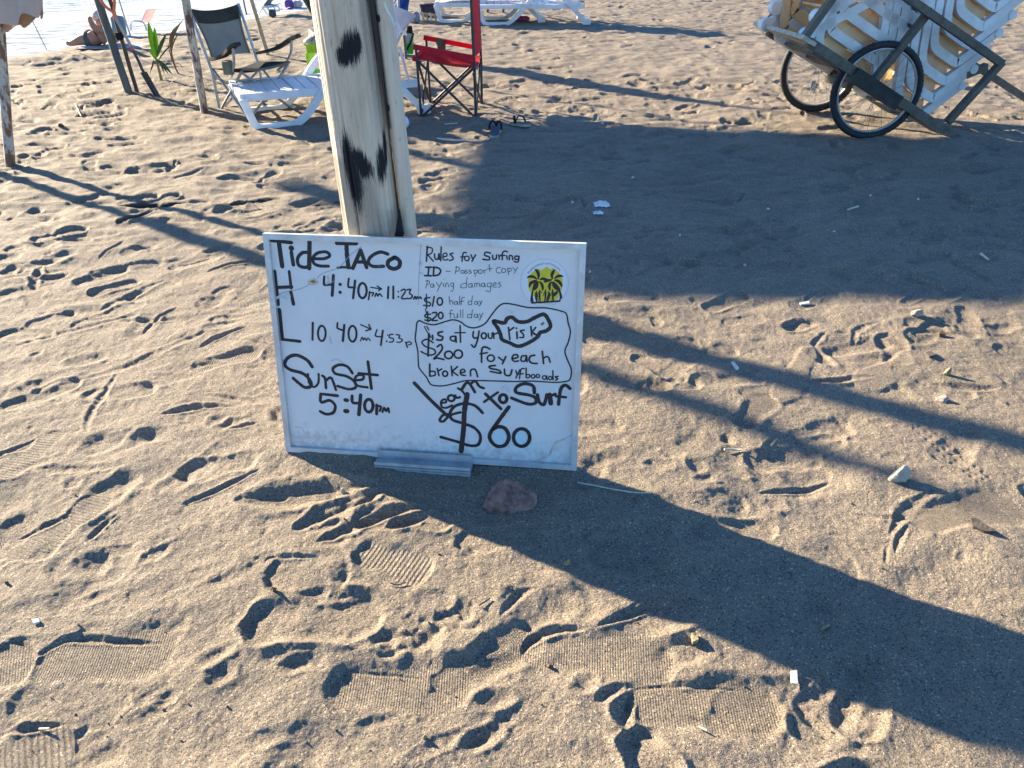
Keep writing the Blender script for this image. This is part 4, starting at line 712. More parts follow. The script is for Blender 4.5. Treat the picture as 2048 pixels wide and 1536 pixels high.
# --- round sticker of the surf lessons
ZM[10] = (1030, 510, 1676 / 120)
st = None
mb = MB(); disc(mb, 10, (825, 770), 668, 665, 48); st = mb.build('round_sticker', mat('sticker_white', (.66, .67, .66), rough=.35, var=.02), board, smooth=0)
def sub(name, m, fn):
    mb = MB(); fn(mb); o = mb.build(name, m, None, smooth=0, loc=BC); o.parent = st; o.location = (0, 0, 0); return o
sub('sticker_rim', mat('sticker_rim_grey', (.47, .52, .58), rough=.5), lambda mb: loop(mb, 10, 14, (825, 770), 662, 660))
sub('yellow_sun', mat('sticker_yellow', (.64, .53, .02), rough=.45, var=.08, scale=60), lambda mb: (disc(mb, 10, (850, 790), 490, 470, 40, .012), disc(mb, 10, (900, 1150), 330, 170, 30, .05)))
def poly(mb, pts, z=10):
    ox, oy, sc = ZM[z]; SEQ[0] += 1; mb.add([B(*BP(ox + x / sc, oy + y / sc), -.0037 + .0000015 * SEQ[0]) for x, y in pts], [tuple(range(len(pts)))])
sub('white_cloud', mat('sticker_cloud', (.68, .69, .68), rough=.4, var=.02), lambda mb: (poly(mb, [(620, 385), (660, 330), (760, 300), (880, 285), (905, 320), (840, 350), (770, 400), (740, 425), (690, 395)]), stroke(mb, 10, 40, [(900, 300), (960, 350), (1010, 380)])))
def leaf(mb, pts, w):
    P = catmull([(x, y, 0) for x, y in pts], 8); n = len(P); A_ = []; B_ = []
    for i in range(n):
        t = (P[min(i + 1, n - 1)] - P[max(i - 1, 0)]).normalized(); s = Vector((-t.y, t.x, 0)); k = w * math.sin(math.pi * min(1, (i + .4) / n)) ** .7
        A_.append(P[i] + s * k); B_.append(P[i] - s * k)
    ox, oy, sc = ZM[10]; SEQ[0] += 1; V = [B(*BP(ox + p.x / sc, oy + p.y / sc), -.0037 + .0000015 * SEQ[0]) for p in A_ + B_]; mb.add(V, [(i, i + 1, n + i + 1, n + i) for i in range(n - 1)])
def palms(mb):
    for p, w in (([(645, 690), (660, 560), (620, 450), (555, 395)], 46), ([(620, 680), (520, 610), (420, 600), (335, 635)], 42), ([(620, 700), (520, 740), (430, 800), (400, 910)], 46), ([(650, 730), (600, 800), (560, 900), (490, 985)], 74), ([(670, 730), (740, 800), (770, 890), (775, 1000)], 42), ([(680, 690), (780, 660), (870, 690), (980, 700)], 44), ([(800, 760), (870, 730), (960, 700), (1040, 690)], 40),
                 ([(1050, 680), (1030, 560), (1070, 470), (1120, 400)], 46), ([(1090, 670), (1180, 600), (1270, 580), (1350, 605)], 40), ([(1090, 700), (1190, 720), (1270, 790), (1315, 900)], 46), ([(1060, 740), (1100, 830), (1180, 920), (1260, 960)], 70), ([(1040, 740), (980, 800), (960, 890), (985, 1000)], 42)): leaf(mb, p, w)
    poly(mb, [(500, 920), (455, 1060), (430, 1200), (430, 1300), (455, 1350), (530, 1350), (505, 1200), (505, 1060), (535, 930)]); poly(mb, [(1180, 920), (1230, 1050), (1250, 1180), (1230, 1290), (1240, 1300), (1325, 1215), (1310, 1100), (1270, 980), (1240, 925)]); stroke(mb, 10, 48, [(470, 1335), (800, 1315), (1100, 1295), (1250, 1280)])
sub('palm_silhouette', mat('sticker_dark', (.018, .008, .010), rough=.5), palms)
def surfers(mb):
    leaf(mb, [(605, 1000), (590, 1100), (600, 1220), (620, 1330)], 38); leaf(mb, [(925, 1005), (950, 1100), (930, 1200), (905, 1290)], 44); leaf(mb, [(1210, 985), (1150, 1060), (1080, 1120), (1040, 1150)], 46)
    for x, y in ((685, 1000), (850, 985), (1055, 975)):
        disc(mb, 10, (x, y), 20, 24, 12); stroke(mb, 10, 52, [(x, y + 40), (x + 2, y + 100), (x, y + 170)]); stroke(mb, 10, 26, [(x - 8, y + 170), (x - 24, y + 320)]); stroke(mb, 10, 26, [(x + 12, y + 170), (x + 24, y + 310)]); stroke(mb, 10, 18, [(x - 20, y + 50), (x - 50, y + 100), (x - 46, y + 160)])
    stroke(mb, 10, 20, [(700, 990), (735, 1035), (770, 1045)])
sub('surfer_silhouette', bpy.data.materials['sticker_dark'], surfers)
def arc_text(name, text, cx, cy, r, a0, a1, size, flip=False):
    allv = MB(); dg = bpy.context.evaluated_depsgraph_get(); ws = []
    for ch in text:
        ws.append({'i': .42, 'l': .42, ' ': .5, 'f': .5, 'r': .65, 's': .8, 't': .55, ',': .4, 'm': 1.4}.get(ch, 1.0))
    tot = sum(ws); acc = 0
    for ch, w in zip(text, ws):
        t = (acc + w / 2) / tot; acc += w
        if ch == ' ': continue
        cu = bpy.data.curves.new('letter', 'FONT'); cu.body = ch; cu.size = 1; cu.align_x = 'CENTER'; o = bpy.data.objects.new('letter', cu); me = o.to_mesh()
        a = R(a0 + (a1 - a0) * t); SEQ[0] += 1; V = []
        for v in me.vertices:
            x, y = v.co.x * size * 1.1, v.co.y * size
            if flip: rad = r - y; X = cx + math.cos(a) * rad - math.sin(a) * (-x); Y = cy + math.sin(a) * rad + math.cos(a) * (-x)
            else: rad = r + y; X = cx + math.cos(a) * rad - math.sin(a) * x; Y = cy + math.sin(a) * rad + math.cos(a) * x
            u, vv = BP(1030 + X / ZM[10][2], 510 + Y / ZM[10][2]); V.append(B(u, vv, -.0037 + .0000015 * SEQ[0]))
        allv.add(V, [tuple(p.vertices) for p in me.polygons]); o.to_mesh_clear(); bpy.data.objects.remove(o); bpy.data.curves.remove(cu)
    o = allv.build(name, bpy.data.materials['sticker_dark'], None, smooth=0, loc=BC); o.parent = st; o.location = (0, 0, 0)
arc_text('sticker_text', 'Professional surf lessons', 850, 770, 510, -152, -38, 96)
arc_text('sticker_text', 'JACO, COSTA RICA', 860, 780, 600, 110, 66, 46, True)
# ------------------------------------------------------------------ loose helpers for things
ORI = Vector((0, 0, 0))
def put(root, loc, rz=0., M3=None):
    root.location = loc; root.rotation_euler = (0, 0, rz) if M3 is None else M3.to_euler()
def copy_tree(o, parent=None):
    c = o.copy(); COL.objects.link(c)
    if parent is not None: c.parent = parent
    for ch in list(o.children): copy_tree(ch, c)
    return c
def gp(x, y): p = G(x, y); p.z = ground_z(p.x, p.y); return p
# ------------------------------------------------------------------ sun lounger with raised back (x: foot to head, y: across)
def lounger(label, group, back=62., w=.58, back_mat='white_plastic', hinge=1.40):
    root = thing('sun_lounger', ORI, label, 'sun lounger', group); L = 1.72
    for s in (-1, 1):
        y = s * w / 2; mb = MB(); mb.bar([(.10, y, .315), (1.62, y, .315)], .038, .075); mb.build('side_rail', M['white_plastic'], root, smooth=50)
        q = [(.10, y, .31), (.135, y, .17), (.165, y, .055), (.20, y, .03), (.26, y, .022), (.48, y, .022), (.53, y, .04), (.62, y, .12), (.74, y, .29), (.84, y, .44), (.92, y, .53), (1.03, y, .58), (1.16, y, .56), (1.30, y, .47), (1.42, y, .33), (1.55, y, .16), (1.66, y, .03)]
        P = [Vector(p) + Vector((0, s * .030, 0)) for p in catmull(q, 3)]; mb = MB(); ribbon(mb, P, .062, .040); mb.build('leg_frame', M['white_plastic'], root, smooth=45)
        mb = MB(); mb.box((1.655, y + s * .03, .045), (.11, .062, .09)); mb.build('rear_foot', M['white_plastic'], root, smooth=0)
    mb = MB()
    for k in range(11): x = .125 + k * .104; mb.box((x + .046, 0, .335), (.090, w - .03, .022))
    mb.box((.105, 0, .318), (.045, w + .035, .07)); mb.box((.55, 0, .30), (.05, w - .05, .04)); mb.box((1.14, 0, .30), (.05, w - .05, .04))
    mb.build('seat_deck', M['white_plastic'], root, smooth=0)
    a = R(back); mb = MB(); Lb = .66
    def bf(u, v):
        t = v * Lb; x = hinge + math.cos(a) * t; z = .345 + math.sin(a) * t; hd = max(0, (v - .72) / .28); x += .05 * hd * hd - .03 * math.sin(v * 3.1); 
        ww = (w + .02) * (.74 + .30 * smooth(.35, 1, v)); yy = (u - .5) * ww
        return Vector((x - .035 * math.cos((u - .5) * 3.0), yy, z + .03 * (1 - (2 * u - 1) ** 2) * smooth(.85, 1, v)))
    mb.grid(bf, 12, 18, .022); bk = mb.build('backrest', M[back_mat], root, smooth=50)
    mb = MB()
    for k in range(7):
        v = .14 + k * .09
        mb.grid(lambda u, t: bf(.12 + .76 * u, v + .018 * t) + Vector((-math.sin(a), 0, math.cos(a))) * .004, 8, 1, .003)
    mb.build('slot_band', M['mesh_cloth'], bk, smooth=0)
    mb = MB(); mb.tube([(1.56, -w / 2 + .06, .33), (hinge + .02 + math.cos(a) * .28, -w / 2 + .08, .34 + math.sin(a) * .34)], .012, 8); mb.build('back_stay', M['white_plastic'], root)
    return root
def ribbon(mb, P, h, t):                              # band of height h in the x-z plane, thickness t across y
    n = len(P); V = []
    for i in range(n):
        d = (P[min(i + 1, n - 1)] - P[max(i - 1, 0)]).normalized(); s = Vector((-d.z, 0, d.x)) * h / 2; o = Vector((0, t / 2, 0))
        V += [P[i] + s - o, P[i] + s + o, P[i] - s + o, P[i] - s - o]
    F = [(i * 4 + k, i * 4 + (k + 1) % 4, i * 4 + 4 + (k + 1) % 4, i * 4 + 4 + k) for i in range(n - 1) for k in range(4)] + [(3, 2, 1, 0), (4 * n - 4, 4 * n - 3, 4 * n - 2, 4 * n - 1)]
    mb.add(V, F)
LG = 'white sun loungers set out on the beach'
l1 = lounger('white plastic sun lounger with pinkish raised back standing right behind the wooden post', LG, back=73, back_mat='pink_plastic')
a, b = gp(521, 254), gp(866, 235); d = b - a; an = math.atan2(d.y, d.x); sc = math.hypot(d.x, d.y) / 1.47
an += R(11); l1.scale = (sc, 1, .77); o = Vector((a.x, a.y, 0)) - Vector((math.cos(an), math.sin(an), 0)) * .21 * sc + Vector((-math.sin(an), math.cos(an), 0)) * .29; put(l1, (o.x, o.y, (a.z + b.z) / 2 - .01), an)
for (pxy0, pxy1, lab) in (((884, 50), (1060, 50), 'white sun lounger in the distance carrying the sunbather in lavender shorts'), ((972, 52), (1096, 51), 'empty white sun lounger standing in front of the reclining sunbather in the distance')):
    l = copy_tree(l1); l['label'] = lab
    a, b = gp(*pxy0), gp(*pxy1); d = b - a; an = math.atan2(d.y, d.x); l.scale = (1, 1, .74); o = a - Vector((math.cos(an), math.sin(an), 0)) * .2 + Vector((-math.sin(an), math.cos(an), 0)) * (.29 if lab[0] == 'e' else .5); put(l, (o.x, o.y, a.z), an)
    for ch in l.children:
        if ch.name.startswith('backrest'): ch.data = ch.data.copy(); ch.data.materials[0] = M['white_plastic']
    if lab[0] == 'w': far_l = (o.copy(), an)
# ------------------------------------------------------------------ folding camp chairs (x: forward)
def camp_chair(label, loc, rz, w, d, hs, hb, tilt, cloth, backm, legm, style):
    root = thing('camp_chair', ORI, label, 'folding chair', 'folding camp chairs'); lean = math.tan(R(tilt)); r = .0105 if style == 'red' else .011
    top = [(-lean * hb, s * w / 2 * 1.02, hb) for s in (-1, 1)]
    k = {-1: 0, 1: 1}; hf = hs + .03; hr = hs - .05
    for s in (-1, 1):
        y = s * w / 2
        mb = MB(); mb.tube([(0, y, -.02), (0, y, hr), (-lean * (hb - hr), y * 1.02, hb)], r * 1.15, 8); mb.build('back_post', M[legm], root)
        if style == 'red':
            mb = MB(); mb.tube([(d, y, -.02), (d + .01, y, hf + .09)], r, 8); mb.build('front_post', M[legm], root)
        else:
            mb = MB(); mb.tube(catmull([(d * .62, y, hs - .06), (d * .82, y * 1.12, hs + .0), (d * 1.0, y * 1.2, hs + .10), (d * 1.05, y * 1.22, hs + .21)], 5), r, 8); mb.build('front_post', M[legm], root)
        mb = MB(); mb.tube([(d, y, -.02), (0, y * .96, hr + .02)], r, 8); mb.build('leg', M[legm], root)
        mb = MB(); mb.tube([(0.0, y, -.02), (d, y * .96, hf - .02)], r, 8); mb.build('leg', M[legm], root)
        mb = MB(); mb.tube([(d, y, -.02), (d, -y, hf - .03)], r, 8); mb.build('leg', M[legm], root)
        mb = MB(); mb.tube([(0, y, -.02), (0.01, -y, hr - .03)], r, 8); mb.build('leg', M[legm], root)
        mb = MB()
        if style == 'red': A = [(d + .03, y, hf + .09), (d * .6, y, hf + .055), (0, y, hr + .09)]
        else: A = [(d * 1.25, y * 1.25, hs + .23), (d * 1.05, y * 1.22, hs + .20), (d * .6, y * 1.12, hs + .11), (0.02, y * 1.02, hs + .05)]
        ribc = catmull(A, 5); mb.bar(ribc, .03 if style == 'red' else .055, .036 if style == 'red' else .024); arm = mb.build('armrest', M[cloth if style == 'red' else 'brown_cloth'], root, smooth=50)
        if (style == 'red' and s == -1) or (style != 'red' and s == -1):
            mb = MB(); c = Vector((d * .75, y * (1.0 if style == 'red' else 1.2), hs + (.08 if style == 'red' else .05))); n_ = 12
            mb.tube([c + Vector((0, 0, -.07)), c + Vector((0, 0, .03))], .042, 12); mb.build('cup_holder', M['olive_cloth'], root)
    mb = MB()
    def sf(u, v):
        x = d * u; y = (v - .5) * w; sag = -.055 * math.sin(math.pi * v) * (.4 + .6 * math.sin(math.pi * min(1, u + .1))); return Vector((x + .02 * u, y, hr + .03 + (hf - hr - .03) * u + sag))
    mb.grid(sf, 12, 12, .006); seat = mb.build('seat', M[cloth], root, smooth=80)
    if style == 'red':
        mb = MB(); mb.grid(lambda u, v: Vector((d * u + .02 * u, -w / 2 + .004 * v, (hr + .03 + (hf - hr - .03) * u) - .075 * v * math.sin(math.pi * min(1, .15 + .8 * u)))), 10, 3, .004); mb.build('seat_flap', M[cloth], seat, smooth=80)
        mb = MB(); mb.tube([(d + .025, -w / 2 - .02, hf), (d + .025, w / 2 + .02, hf)], .020, 8); mb.build('seat_hem', M[cloth], seat)
    mb = MB()
    def bf(u, v):
        z = hr + .10 + (hb - hr - .10) * v; y = (u - .5) * w * (1.0 if style == 'red' else (.80 + .24 * v - .10 * math.sin(math.pi * v))); q = 1 - (2 * u - 1) ** 2
        return Vector((-lean * (z - hr) - (.018 if style == 'red' else .05) * q * (1 - .5 * v), y, z - (.035 * q * v if style != 'red' else .01 * q * v)))
    mb.grid(bf, 12, 14, .006); bk = mb.build('backrest', M[backm], root, smooth=80)
    if style != 'red':
        mb = MB(); mb.grid(lambda u, v: bf(u, .72 + .285 * v) + Vector((.007, 0, 0)), 12, 6, .016); mb.build('head_panel', M['brown_cloth'], bk, smooth=80)
        mb = MB(); mb.tube([bf(0, v / 12) for v in range(13)], .009, 8); mb.build('edge_trim', M['olive_cloth'], bk); mb = MB(); mb.tube([bf(1, v / 12) for v in range(13)], .009, 8); mb.build('edge_trim', M['olive_cloth'], bk)
        mb = MB(); mb.tube([sf(1, v / 10) + Vector((0.005, 0, -.004)) for v in range(11)], .010, 8); mb.build('edge_trim', M['olive_cloth'], seat)
    put(root, loc, rz); return root
p = gp(958, 214)
camp_chair('red canvas folding chair with black tubes, side on beside the wooden post', (p.x - .0, p.y - .05, p.z - .005), R(176), .50, .46, .41, .98, -1.5, 'red_cloth', 'red_cloth', 'black_tube', 'red')
p = gp(478, 204)
camp_chair('grey mesh folding chair with dark seat standing between the rusty pole and the white lounger', (p.x + .05, p.y - .07, p.z - .005), math.atan2(-.66, .75), .45, .46, .35, .775, 20, 'black_cloth', 'mesh_cloth', 'steel', 'grey')
# ------------------------------------------------------------------ hand cart loaded with stacked loungers
cn = Vector((-.217, .976, 0)).normalized(); W0 = gp(1752, 277)
def K(x, y, off=0.): return PL(x, y, W0 + cn * off, cn)
e1 = (K(1905, 272) - K(1620, 85)).normalized(); e2 = cn.cross(e1).normalized()
if e2.z < 0: e2 = -e2
cart = thing('hand_cart', (W0.x, W0.y, W0.z), 'tilted wooden two wheeled hand cart loaded with stacked white loungers', 'hand cart')
def wbar(name, pts, off, w, h, m='dark_wood', up=None):
    mb = MB(); mb.bar([K(x, y, off) for x, y in pts], w, h, up=up if up is not None else e2); return mb.build(name, M[m], cart, smooth=30)
NW = -.075
wbar('bed_rail', [(1618, 84), (1916, 279)], NW, .045, .060); wbar('bed_rail', [(1626, 96), (1890, 268)], .085, .045, .07)
RW = .83
wbar('bed_rail', [(1538, 62), (1700, 165), (1798, 228)], RW - .12, .05, .07); wbar('bed_rail', [(1580, 88), (1640, 126)], RW + .07, .05, .07)
mb = MB(); mb.bar([K(1619, 82, NW - .03), K(1519, 52, RW + .08)], .11, .028, up=e2); mb.build('front_plank', mat('bleached_plank', (.44, .39, .30), rough=.85, var=.2, scale=6, bump=.4, stretch=(1, 5, 5)), cart, smooth=30)
for x, y in ((1668, 118), (1712, 145), (1770, 186), (1838, 232)):
    mb = MB(); mb.bar([K(x, y, .05), K(x, y, .05) + cn * .70], .10, .022, up=e2); mb.build('bed_plank', M['dark_wood'], cart, smooth=30)
wbar('post', [(1606, 78), (1668, -8), (1735, -100)], NW + .05, .045, .046, up=cn); wbar('post', [(1750, 158), (1862, 18)], NW + .05, .045, .048, up=cn); wbar('post', [(1895, 244), (2004, 124)], NW + .0, .045, .048, up=cn)
wbar('post', [(1532, 52), (1562, 10), (1600, -45)], RW, .045, .05, up=cn)
wbar('top_rail', [(1690, -92), (1860, 27), (2003, 127)], NW + .0, .045, .050)
wbar('push_handle', [(1925, 118), (1962, 139), (2050, 196), (2170, 272)], .35, .045, .045); wbar('cross_bar', [(1930, 150), (1972, 133)], .1, .05, .05)
mb = MB(); mb.box(K(1752, 178, NW - .035), (.46, .05, .10), Matrix((e1, cn, e2)).transposed()); mb.build('axle_block', mat('dark_oily_wood', (.028, .028, .026), rough=.8, var=.3), cart, smooth=30)
mb = MB(); mb.box(K(1640, 113, RW - .12), (.40, .06, .10), Matrix((e1, cn, e2)).transposed()); mb.build('axle_block', M['dark_wood'], cart, smooth=30)
mb = MB(); mb.tube([K(1700, 172, .25), K(1700, 172, .25) + cn * .3], .03, 10); mb.build('axle_block', M['dark_wood'], cart)
WR = .342
def wheel(base):
    wn = Vector((-.07, .9975, 0)); c = base + Vector((0, 0, WR - .012)); ax = wn; hx = Vector((wn.y, -wn.x, 0)); up = Vector((0, 0, 1))
    hub = bpy.data.objects.new('wheel', None); COL.objects.link(hub); hub.parent = cart; hub.location = c - cart.location
    def ringpts(r, n=56): return [c + hx * math.cos(t) * r + up * math.sin(t) * r for t in np.linspace(0, 2 * math.pi, n + 1)[:-1]]
    def bld(mb, name, m): o = mb.build(name, m, None, loc=c); o.parent = hub; o.location = (0, 0, 0); return o
    mb = MB(); n = 120; V = []; F = []
    for i in range(n):
        t = 2 * math.pi * i / n; rd = hx * math.cos(t) + up * math.sin(t)
        for k in range(12):
            q = 2 * math.pi * k / 12; rr_ = .0235 + (.0030 if (i % 2 == 0 and k in (0, 1, 11, 2, 10)) else 0); V.append(c + rd * (WR - .026 + math.cos(q) * rr_) + ax * math.sin(q) * rr_)
    for i in range(n):
        for k in range(12): F.append((i * 12 + k, i * 12 + (k + 1) % 12, ((i + 1) % n) * 12 + (k + 1) % 12, ((i + 1) % n) * 12 + k))
    mb.add(V, F); bld(mb, 'tyre', M['rubber'])
    mb = MB(); mb.tube(ringpts(WR - .055), .009, 8, ry=.013, closed=True, up=None); bld(mb, 'rim', M['rim'])
    mb = MB()
    for i in range(32):
        t = 2 * math.pi * i / 32; s = 1 if i % 2 else -1; rd = hx * math.cos(t) + up * math.sin(t); tg = hx * -math.sin(t) + up * math.cos(t)
        mb.tube([c + ax * .026 * s + rd * .018 + tg * (.018 if (i // 2) % 2 else -.018), c + rd * (WR - .058)], .0013, 4)
    bld(mb, 'spokes', M['spoke'])
    mb = MB(); mb.tube([c - ax * .07, c + ax * .07], .010, 10); mb.tube([c - ax * .032, c + ax * .032], .022, 12); bld(mb, 'hub', M['spoke']); return hub
wheel(gp(1730, 278)); wf = W0 + cn * RW - Vector((.03, 0, 0)); wf.z = ground_z(wf.x, wf.y); wheel(wf)
# the stacked loungers (x runs from the foot end back along the bed)
sl_ = thing('stacked_lounger', ORI, 'white plastic lounger at the bottom of the stack on the hand cart', 'sun lounger', 'loungers stacked on the cart')
prof_f = [(.0, .335), (.075, .185), (.145, .045), (.17, .030), (.22, .026), (.36, .026), (.42, .040), (.47, .085), (.53, .17), (.61, .29), (.70, .42), (.76, .50), (.86, .55)]
prof_r = [(.86, .55), (.93, .44), (.84, .30), (.75, .15), (.695, .05)]
prof_b = [(.69, .030), (.72, .026), (1.20, .026), (1.26, .04), (1.31, .10), (1.35, .20)]
prof_l = [(.84, .55), (.96, .54), (1.06, .47), (1.18, .33), (1.30, .18), (1.39, .05)]
SW = .58
for s in (-1, 1):
    y = s * SW / 2
    for pr, nm in ((prof_f, 'leg_frame'), ([(.98, .52), (.95, .47), (.86, .32), (.77, .17), (.705, .06), (.70, .03)], 'leg_frame'), (prof_b, 'leg_frame'), (prof_l, 'rear_leg')):
        mb = MB(); P = catmull([Vector((x, y, z)) for x, z in pr], 3); ribbon(mb, P, .062, .042); fr = mb.build(nm, M['old_plastic'], sl_, smooth=45)
    mb = MB(); P = catmull([Vector((x + .02, y - s * .035, z + .062)) for x, z in prof_f[2:11]], 3); ribbon(mb, P, .07, .012); mb.build('inner_flange', M['deck_plastic'], sl_, smooth=45)
    mb = MB(); P = catmull([Vector((x, y - s * .035, z + .062)) for x, z in prof_b[:6]], 3); ribbon(mb, P, .07, .012); mb.build('inner_flange', M['deck_plastic'], sl_, smooth=45)
    mb = MB(); mb.tube([(-.005, y - .026, .335), (-.005, y + .026, .335)], .034, 14); mb.build('rail_end', M['old_plastic'], sl_)
    mb = MB(); mb.tube([(1.395, y - .03, .05), (1.395, y + .03, .05)], .05, 14); mb.build('rear_foot', M['old_plastic'], sl_)
mb = MB()
for k in range(12): x = .05 + k * .105; mb.box((x, 0, .30), (.085, SW - .08, .014))
mb.build('seat_deck', M['deck_plastic'], sl_, smooth=0)
OFS = .10
C0 = K(1863, 196, OFS); C5 = K(1995.5, 22, OFS); stp = (C5 - C0).dot(e2) / 5
M3 = Matrix((-e1, e1.cross(e2), e2)).transposed(); org = C0 + cn * SW / 2 + e1 * .155 - e2 * .03
names = ['second', 'third', 'fourth', 'fifth', 'sixth', 'seventh', 'eighth', 'ninth', 'tenth']
sl_['label'] = 'lowest white plastic lounger of the tilted stack, resting on the bed of the hand cart'; put(sl_, org - e2 * stp * .96, M3=M3)
for k in range(8):
    o = copy_tree(sl_); put(o, org + e2 * stp * k + e1 * .004 * math.sin(k * 2.3), M3=M3)
    for ch in list(o.children):
        if k > 0 and ch.name.split('.')[0] in ('rear_leg', 'rear_foot'): bpy.data.objects.remove(ch)
    o['label'] = 'white plastic lounger, %s from the bottom of the tilted stack on the hand cart' % names[k]
# ------------------------------------------------------------------ umbrella poles, posts and the spade
def pole(name, label, cat, base, top, r, m, group=None, r2=None, knots=0):
    b = Vector(base); rt = thing(name, (b.x, b.y, b.z), label, cat, group); t = Vector(top); mb = MB(); n = 24; d = t - b
    mb.tube([b - d.normalized() * .15] + [b + d * i / n + Vector((math.sin(i * 1.7), math.cos(i * 2.1), 0)) * .002 for i in range(n + 1)], [r] + [(r + ((r2 or r) - r) * i / n) * (1 + (.12 if knots and i % 5 == 3 else 0)) for i in range(n + 1)], 14); mb.build('shaft', M[m], rt); return rt
# umbrella at the left edge, folded: pole + cloth gathered along the light direction
b = gp(21, 332); tp = PY(-6, 0, b.y); d = (tp - b) / (tp.z - b.z)
um = pole('beach_umbrella', 'half closed beach umbrella with peach cloth on a flaky white pole at the left edge', 'umbrella', b, b + d * 2.3, .031, 'flaky_pole')
mb = MB(); ax_ = Vector((SUN_AZ[0], SUN_AZ[1], 0)) * -1; sd_ = Vector((-ax_.y, ax_.x, 0))
def cf(u, v):
    h = 2.05 - v * 1.22; f = math.cos(u * 2 * math.pi); c = b + d * h; ext = (.05 + .50 * smooth(0, 1, v)) * (1 if f > 0 else .35)
    drop = .13 * max(0, f) * v * v + .02 * math.sin(u * 2 * math.pi * 9) * v
    return c + ax_ * f * ext + sd_ * math.sin(u * 2 * math.pi) * (.04 + .055 * v) * (1 + .25 * math.sin(u * 2 * math.pi * 9)) + Vector((0, 0, drop))
mb.grid(cf, 90, 16, .002); mb.build('folded_canopy', mat('peach_cloth', (.66, .52, .42), rough=.8, var=.08, scale=5, trans=.35, col2=(.54, .42, .34)), um, smooth=80)
b = gp(409, 224); tp = PY(371, 0, b.y); d = (tp - b) / (tp.z - b.z); rusty_top = b + d * 2.2
pole('umbrella_pole', 'thick rusty pole with peeling pale paint in front of the grey folding chair', 'pole', b, rusty_top, .032, 'rusty_pole')
b = gp(533, 100); b = gp(536, 112); tp = PY(503, 0, b.y); d = (tp - b) / (tp.z - b.z); pole('stick', 'knotty pale wooden stick standing behind the grey folding chair', 'pole', b, b + d * 2.0, .022, 'bamboo', knots=1)
b = gp(91, 91); tp = PY(58, 28, b.y); d = (tp - b) / (tp.z - b.z); pole('fishing_rod', 'thin bent rod planted in the sand at the waterline', 'rod', b, b + d * 1.3, .006, 'steel', 'thin rods at the waterline')
b = gp(259, 64); tp = PY(238, 0, b.y); d = (tp - b) / (tp.z - b.z); pole('fishing_rod', 'thin straight rod planted in the sand near the reclining white chair', 'rod', b, b + d * 1.9, .010, 'steel', 'thin rods at the waterline')
b = gp(492, 22); pole('fishing_rod', 'dark thin rod standing behind the knotty wooden stick near the surf', 'rod', b, b + Vector((-.1, .1, 1.6)), .012, 'brown_cloth', 'thin rods at the waterline')
m_post = mat('grey_green_post', (.105, .125, .12), rough=.8, var=.2, scale=5, bump=.4, bscale=40, stretch=(3, 3, .4), col2=(.055, .065, .062))
M['grey_post'] = m_post; M['brown_post'] = mat('brown_pipe', (.075, .058, .030), rough=.7, var=.3, scale=9, col2=(.035, .030, .022))
b = gp(258, 189); tp = PY(196, 0, b.y); d = (tp - b) / (tp.z - b.z); post1_top = b + d * 2.25; pole('timber_post', 'thick grey green timber post leaning left beside the spade', 'post', b, post1_top, .034, 'grey_post')
b2 = gp(275, 188); tp = PY(220, 0, b2.y); d2 = (tp - b2) / (tp.z - b2.z); rt = pole('metal_pipe', 'thin dark brown pipe leaning beside the grey green post', 'pole', b2, b2 + d2 * 1.9, .018, 'brown_post')
c = PY(239, 72, b2.y); mb = MB(); mb.tube([c - d2 * .03, c + d2 * .03], .030, 10); mb.tube([c, c + Vector((.05, -.02, .0))], .012, 8); mb.build('clamp', M['black_cloth'], rt)
# spade
Ys = gp(316, 192).y; s0 = gp(318, 191)
def SPt(x, y, o=0): return PY(x, y, Ys - .02 + o)
spd = thing('spade', (s0.x, s0.y, s0.z), 'spade with orange grip and black blade leaning on the dark pipe', 'spade')
M['orange'] = mat('orange_plastic', (.62, .15, .045), rough=.4, var=.08); M['spade_black'] = mat('spade_steel', (.030, .032, .042), rough=.45, var=.25, metal=.3)
mb = MB(); mb.tube([SPt(229, 32), SPt(264, 96)], .013, 10); mb.build('shaft', mat('grey_fibre_shaft', (.34, .31, .28), rough=.5, var=.1), spd)
mb = MB(); mb.tube([SPt(262, 93), SPt(266, 100)], .0155, 10); mb.build('collar', mat('red_collar', (.55, .06, .06), rough=.4), spd)
mb = MB(); mb.tube(catmull([SPt(265, 99), SPt(277, 122), SPt(284, 138), SPt(290, 148)], 4), .0125, 10); mb.build('socket', M['spade_black'], spd)
mb = MB(); rr_ = [SPt(281, 145), SPt(293, 143), SPt(324, 190), SPt(323, 196), SPt(312, 197)]; mb.grid(lambda u, v: (rr_[0] * (1 - u) + rr_[1] * u) * (1 - v) + (rr_[4] * (1 - u) + rr_[3] * u) * v + Vector((0, -.018 * math.sin(math.pi * u), 0)), 8, 12, .004); mb.build('blade', M['spade_black'], spd, smooth=60)
mb = MB(); mb.tube(catmull([SPt(229, 32), SPt(225, 24), SPt(212, 14), SPt(203, 2), SPt(205, -8), SPt(214, -13), SPt(226, -8), SPt(229, 3), SPt(228, 18)], 5) + [SPt(228, 24)], .0125, 10); mb.tube([SPt(227, 24), SPt(231, 37)], .016, 10); mb.build('grip', M['orange'], spd)
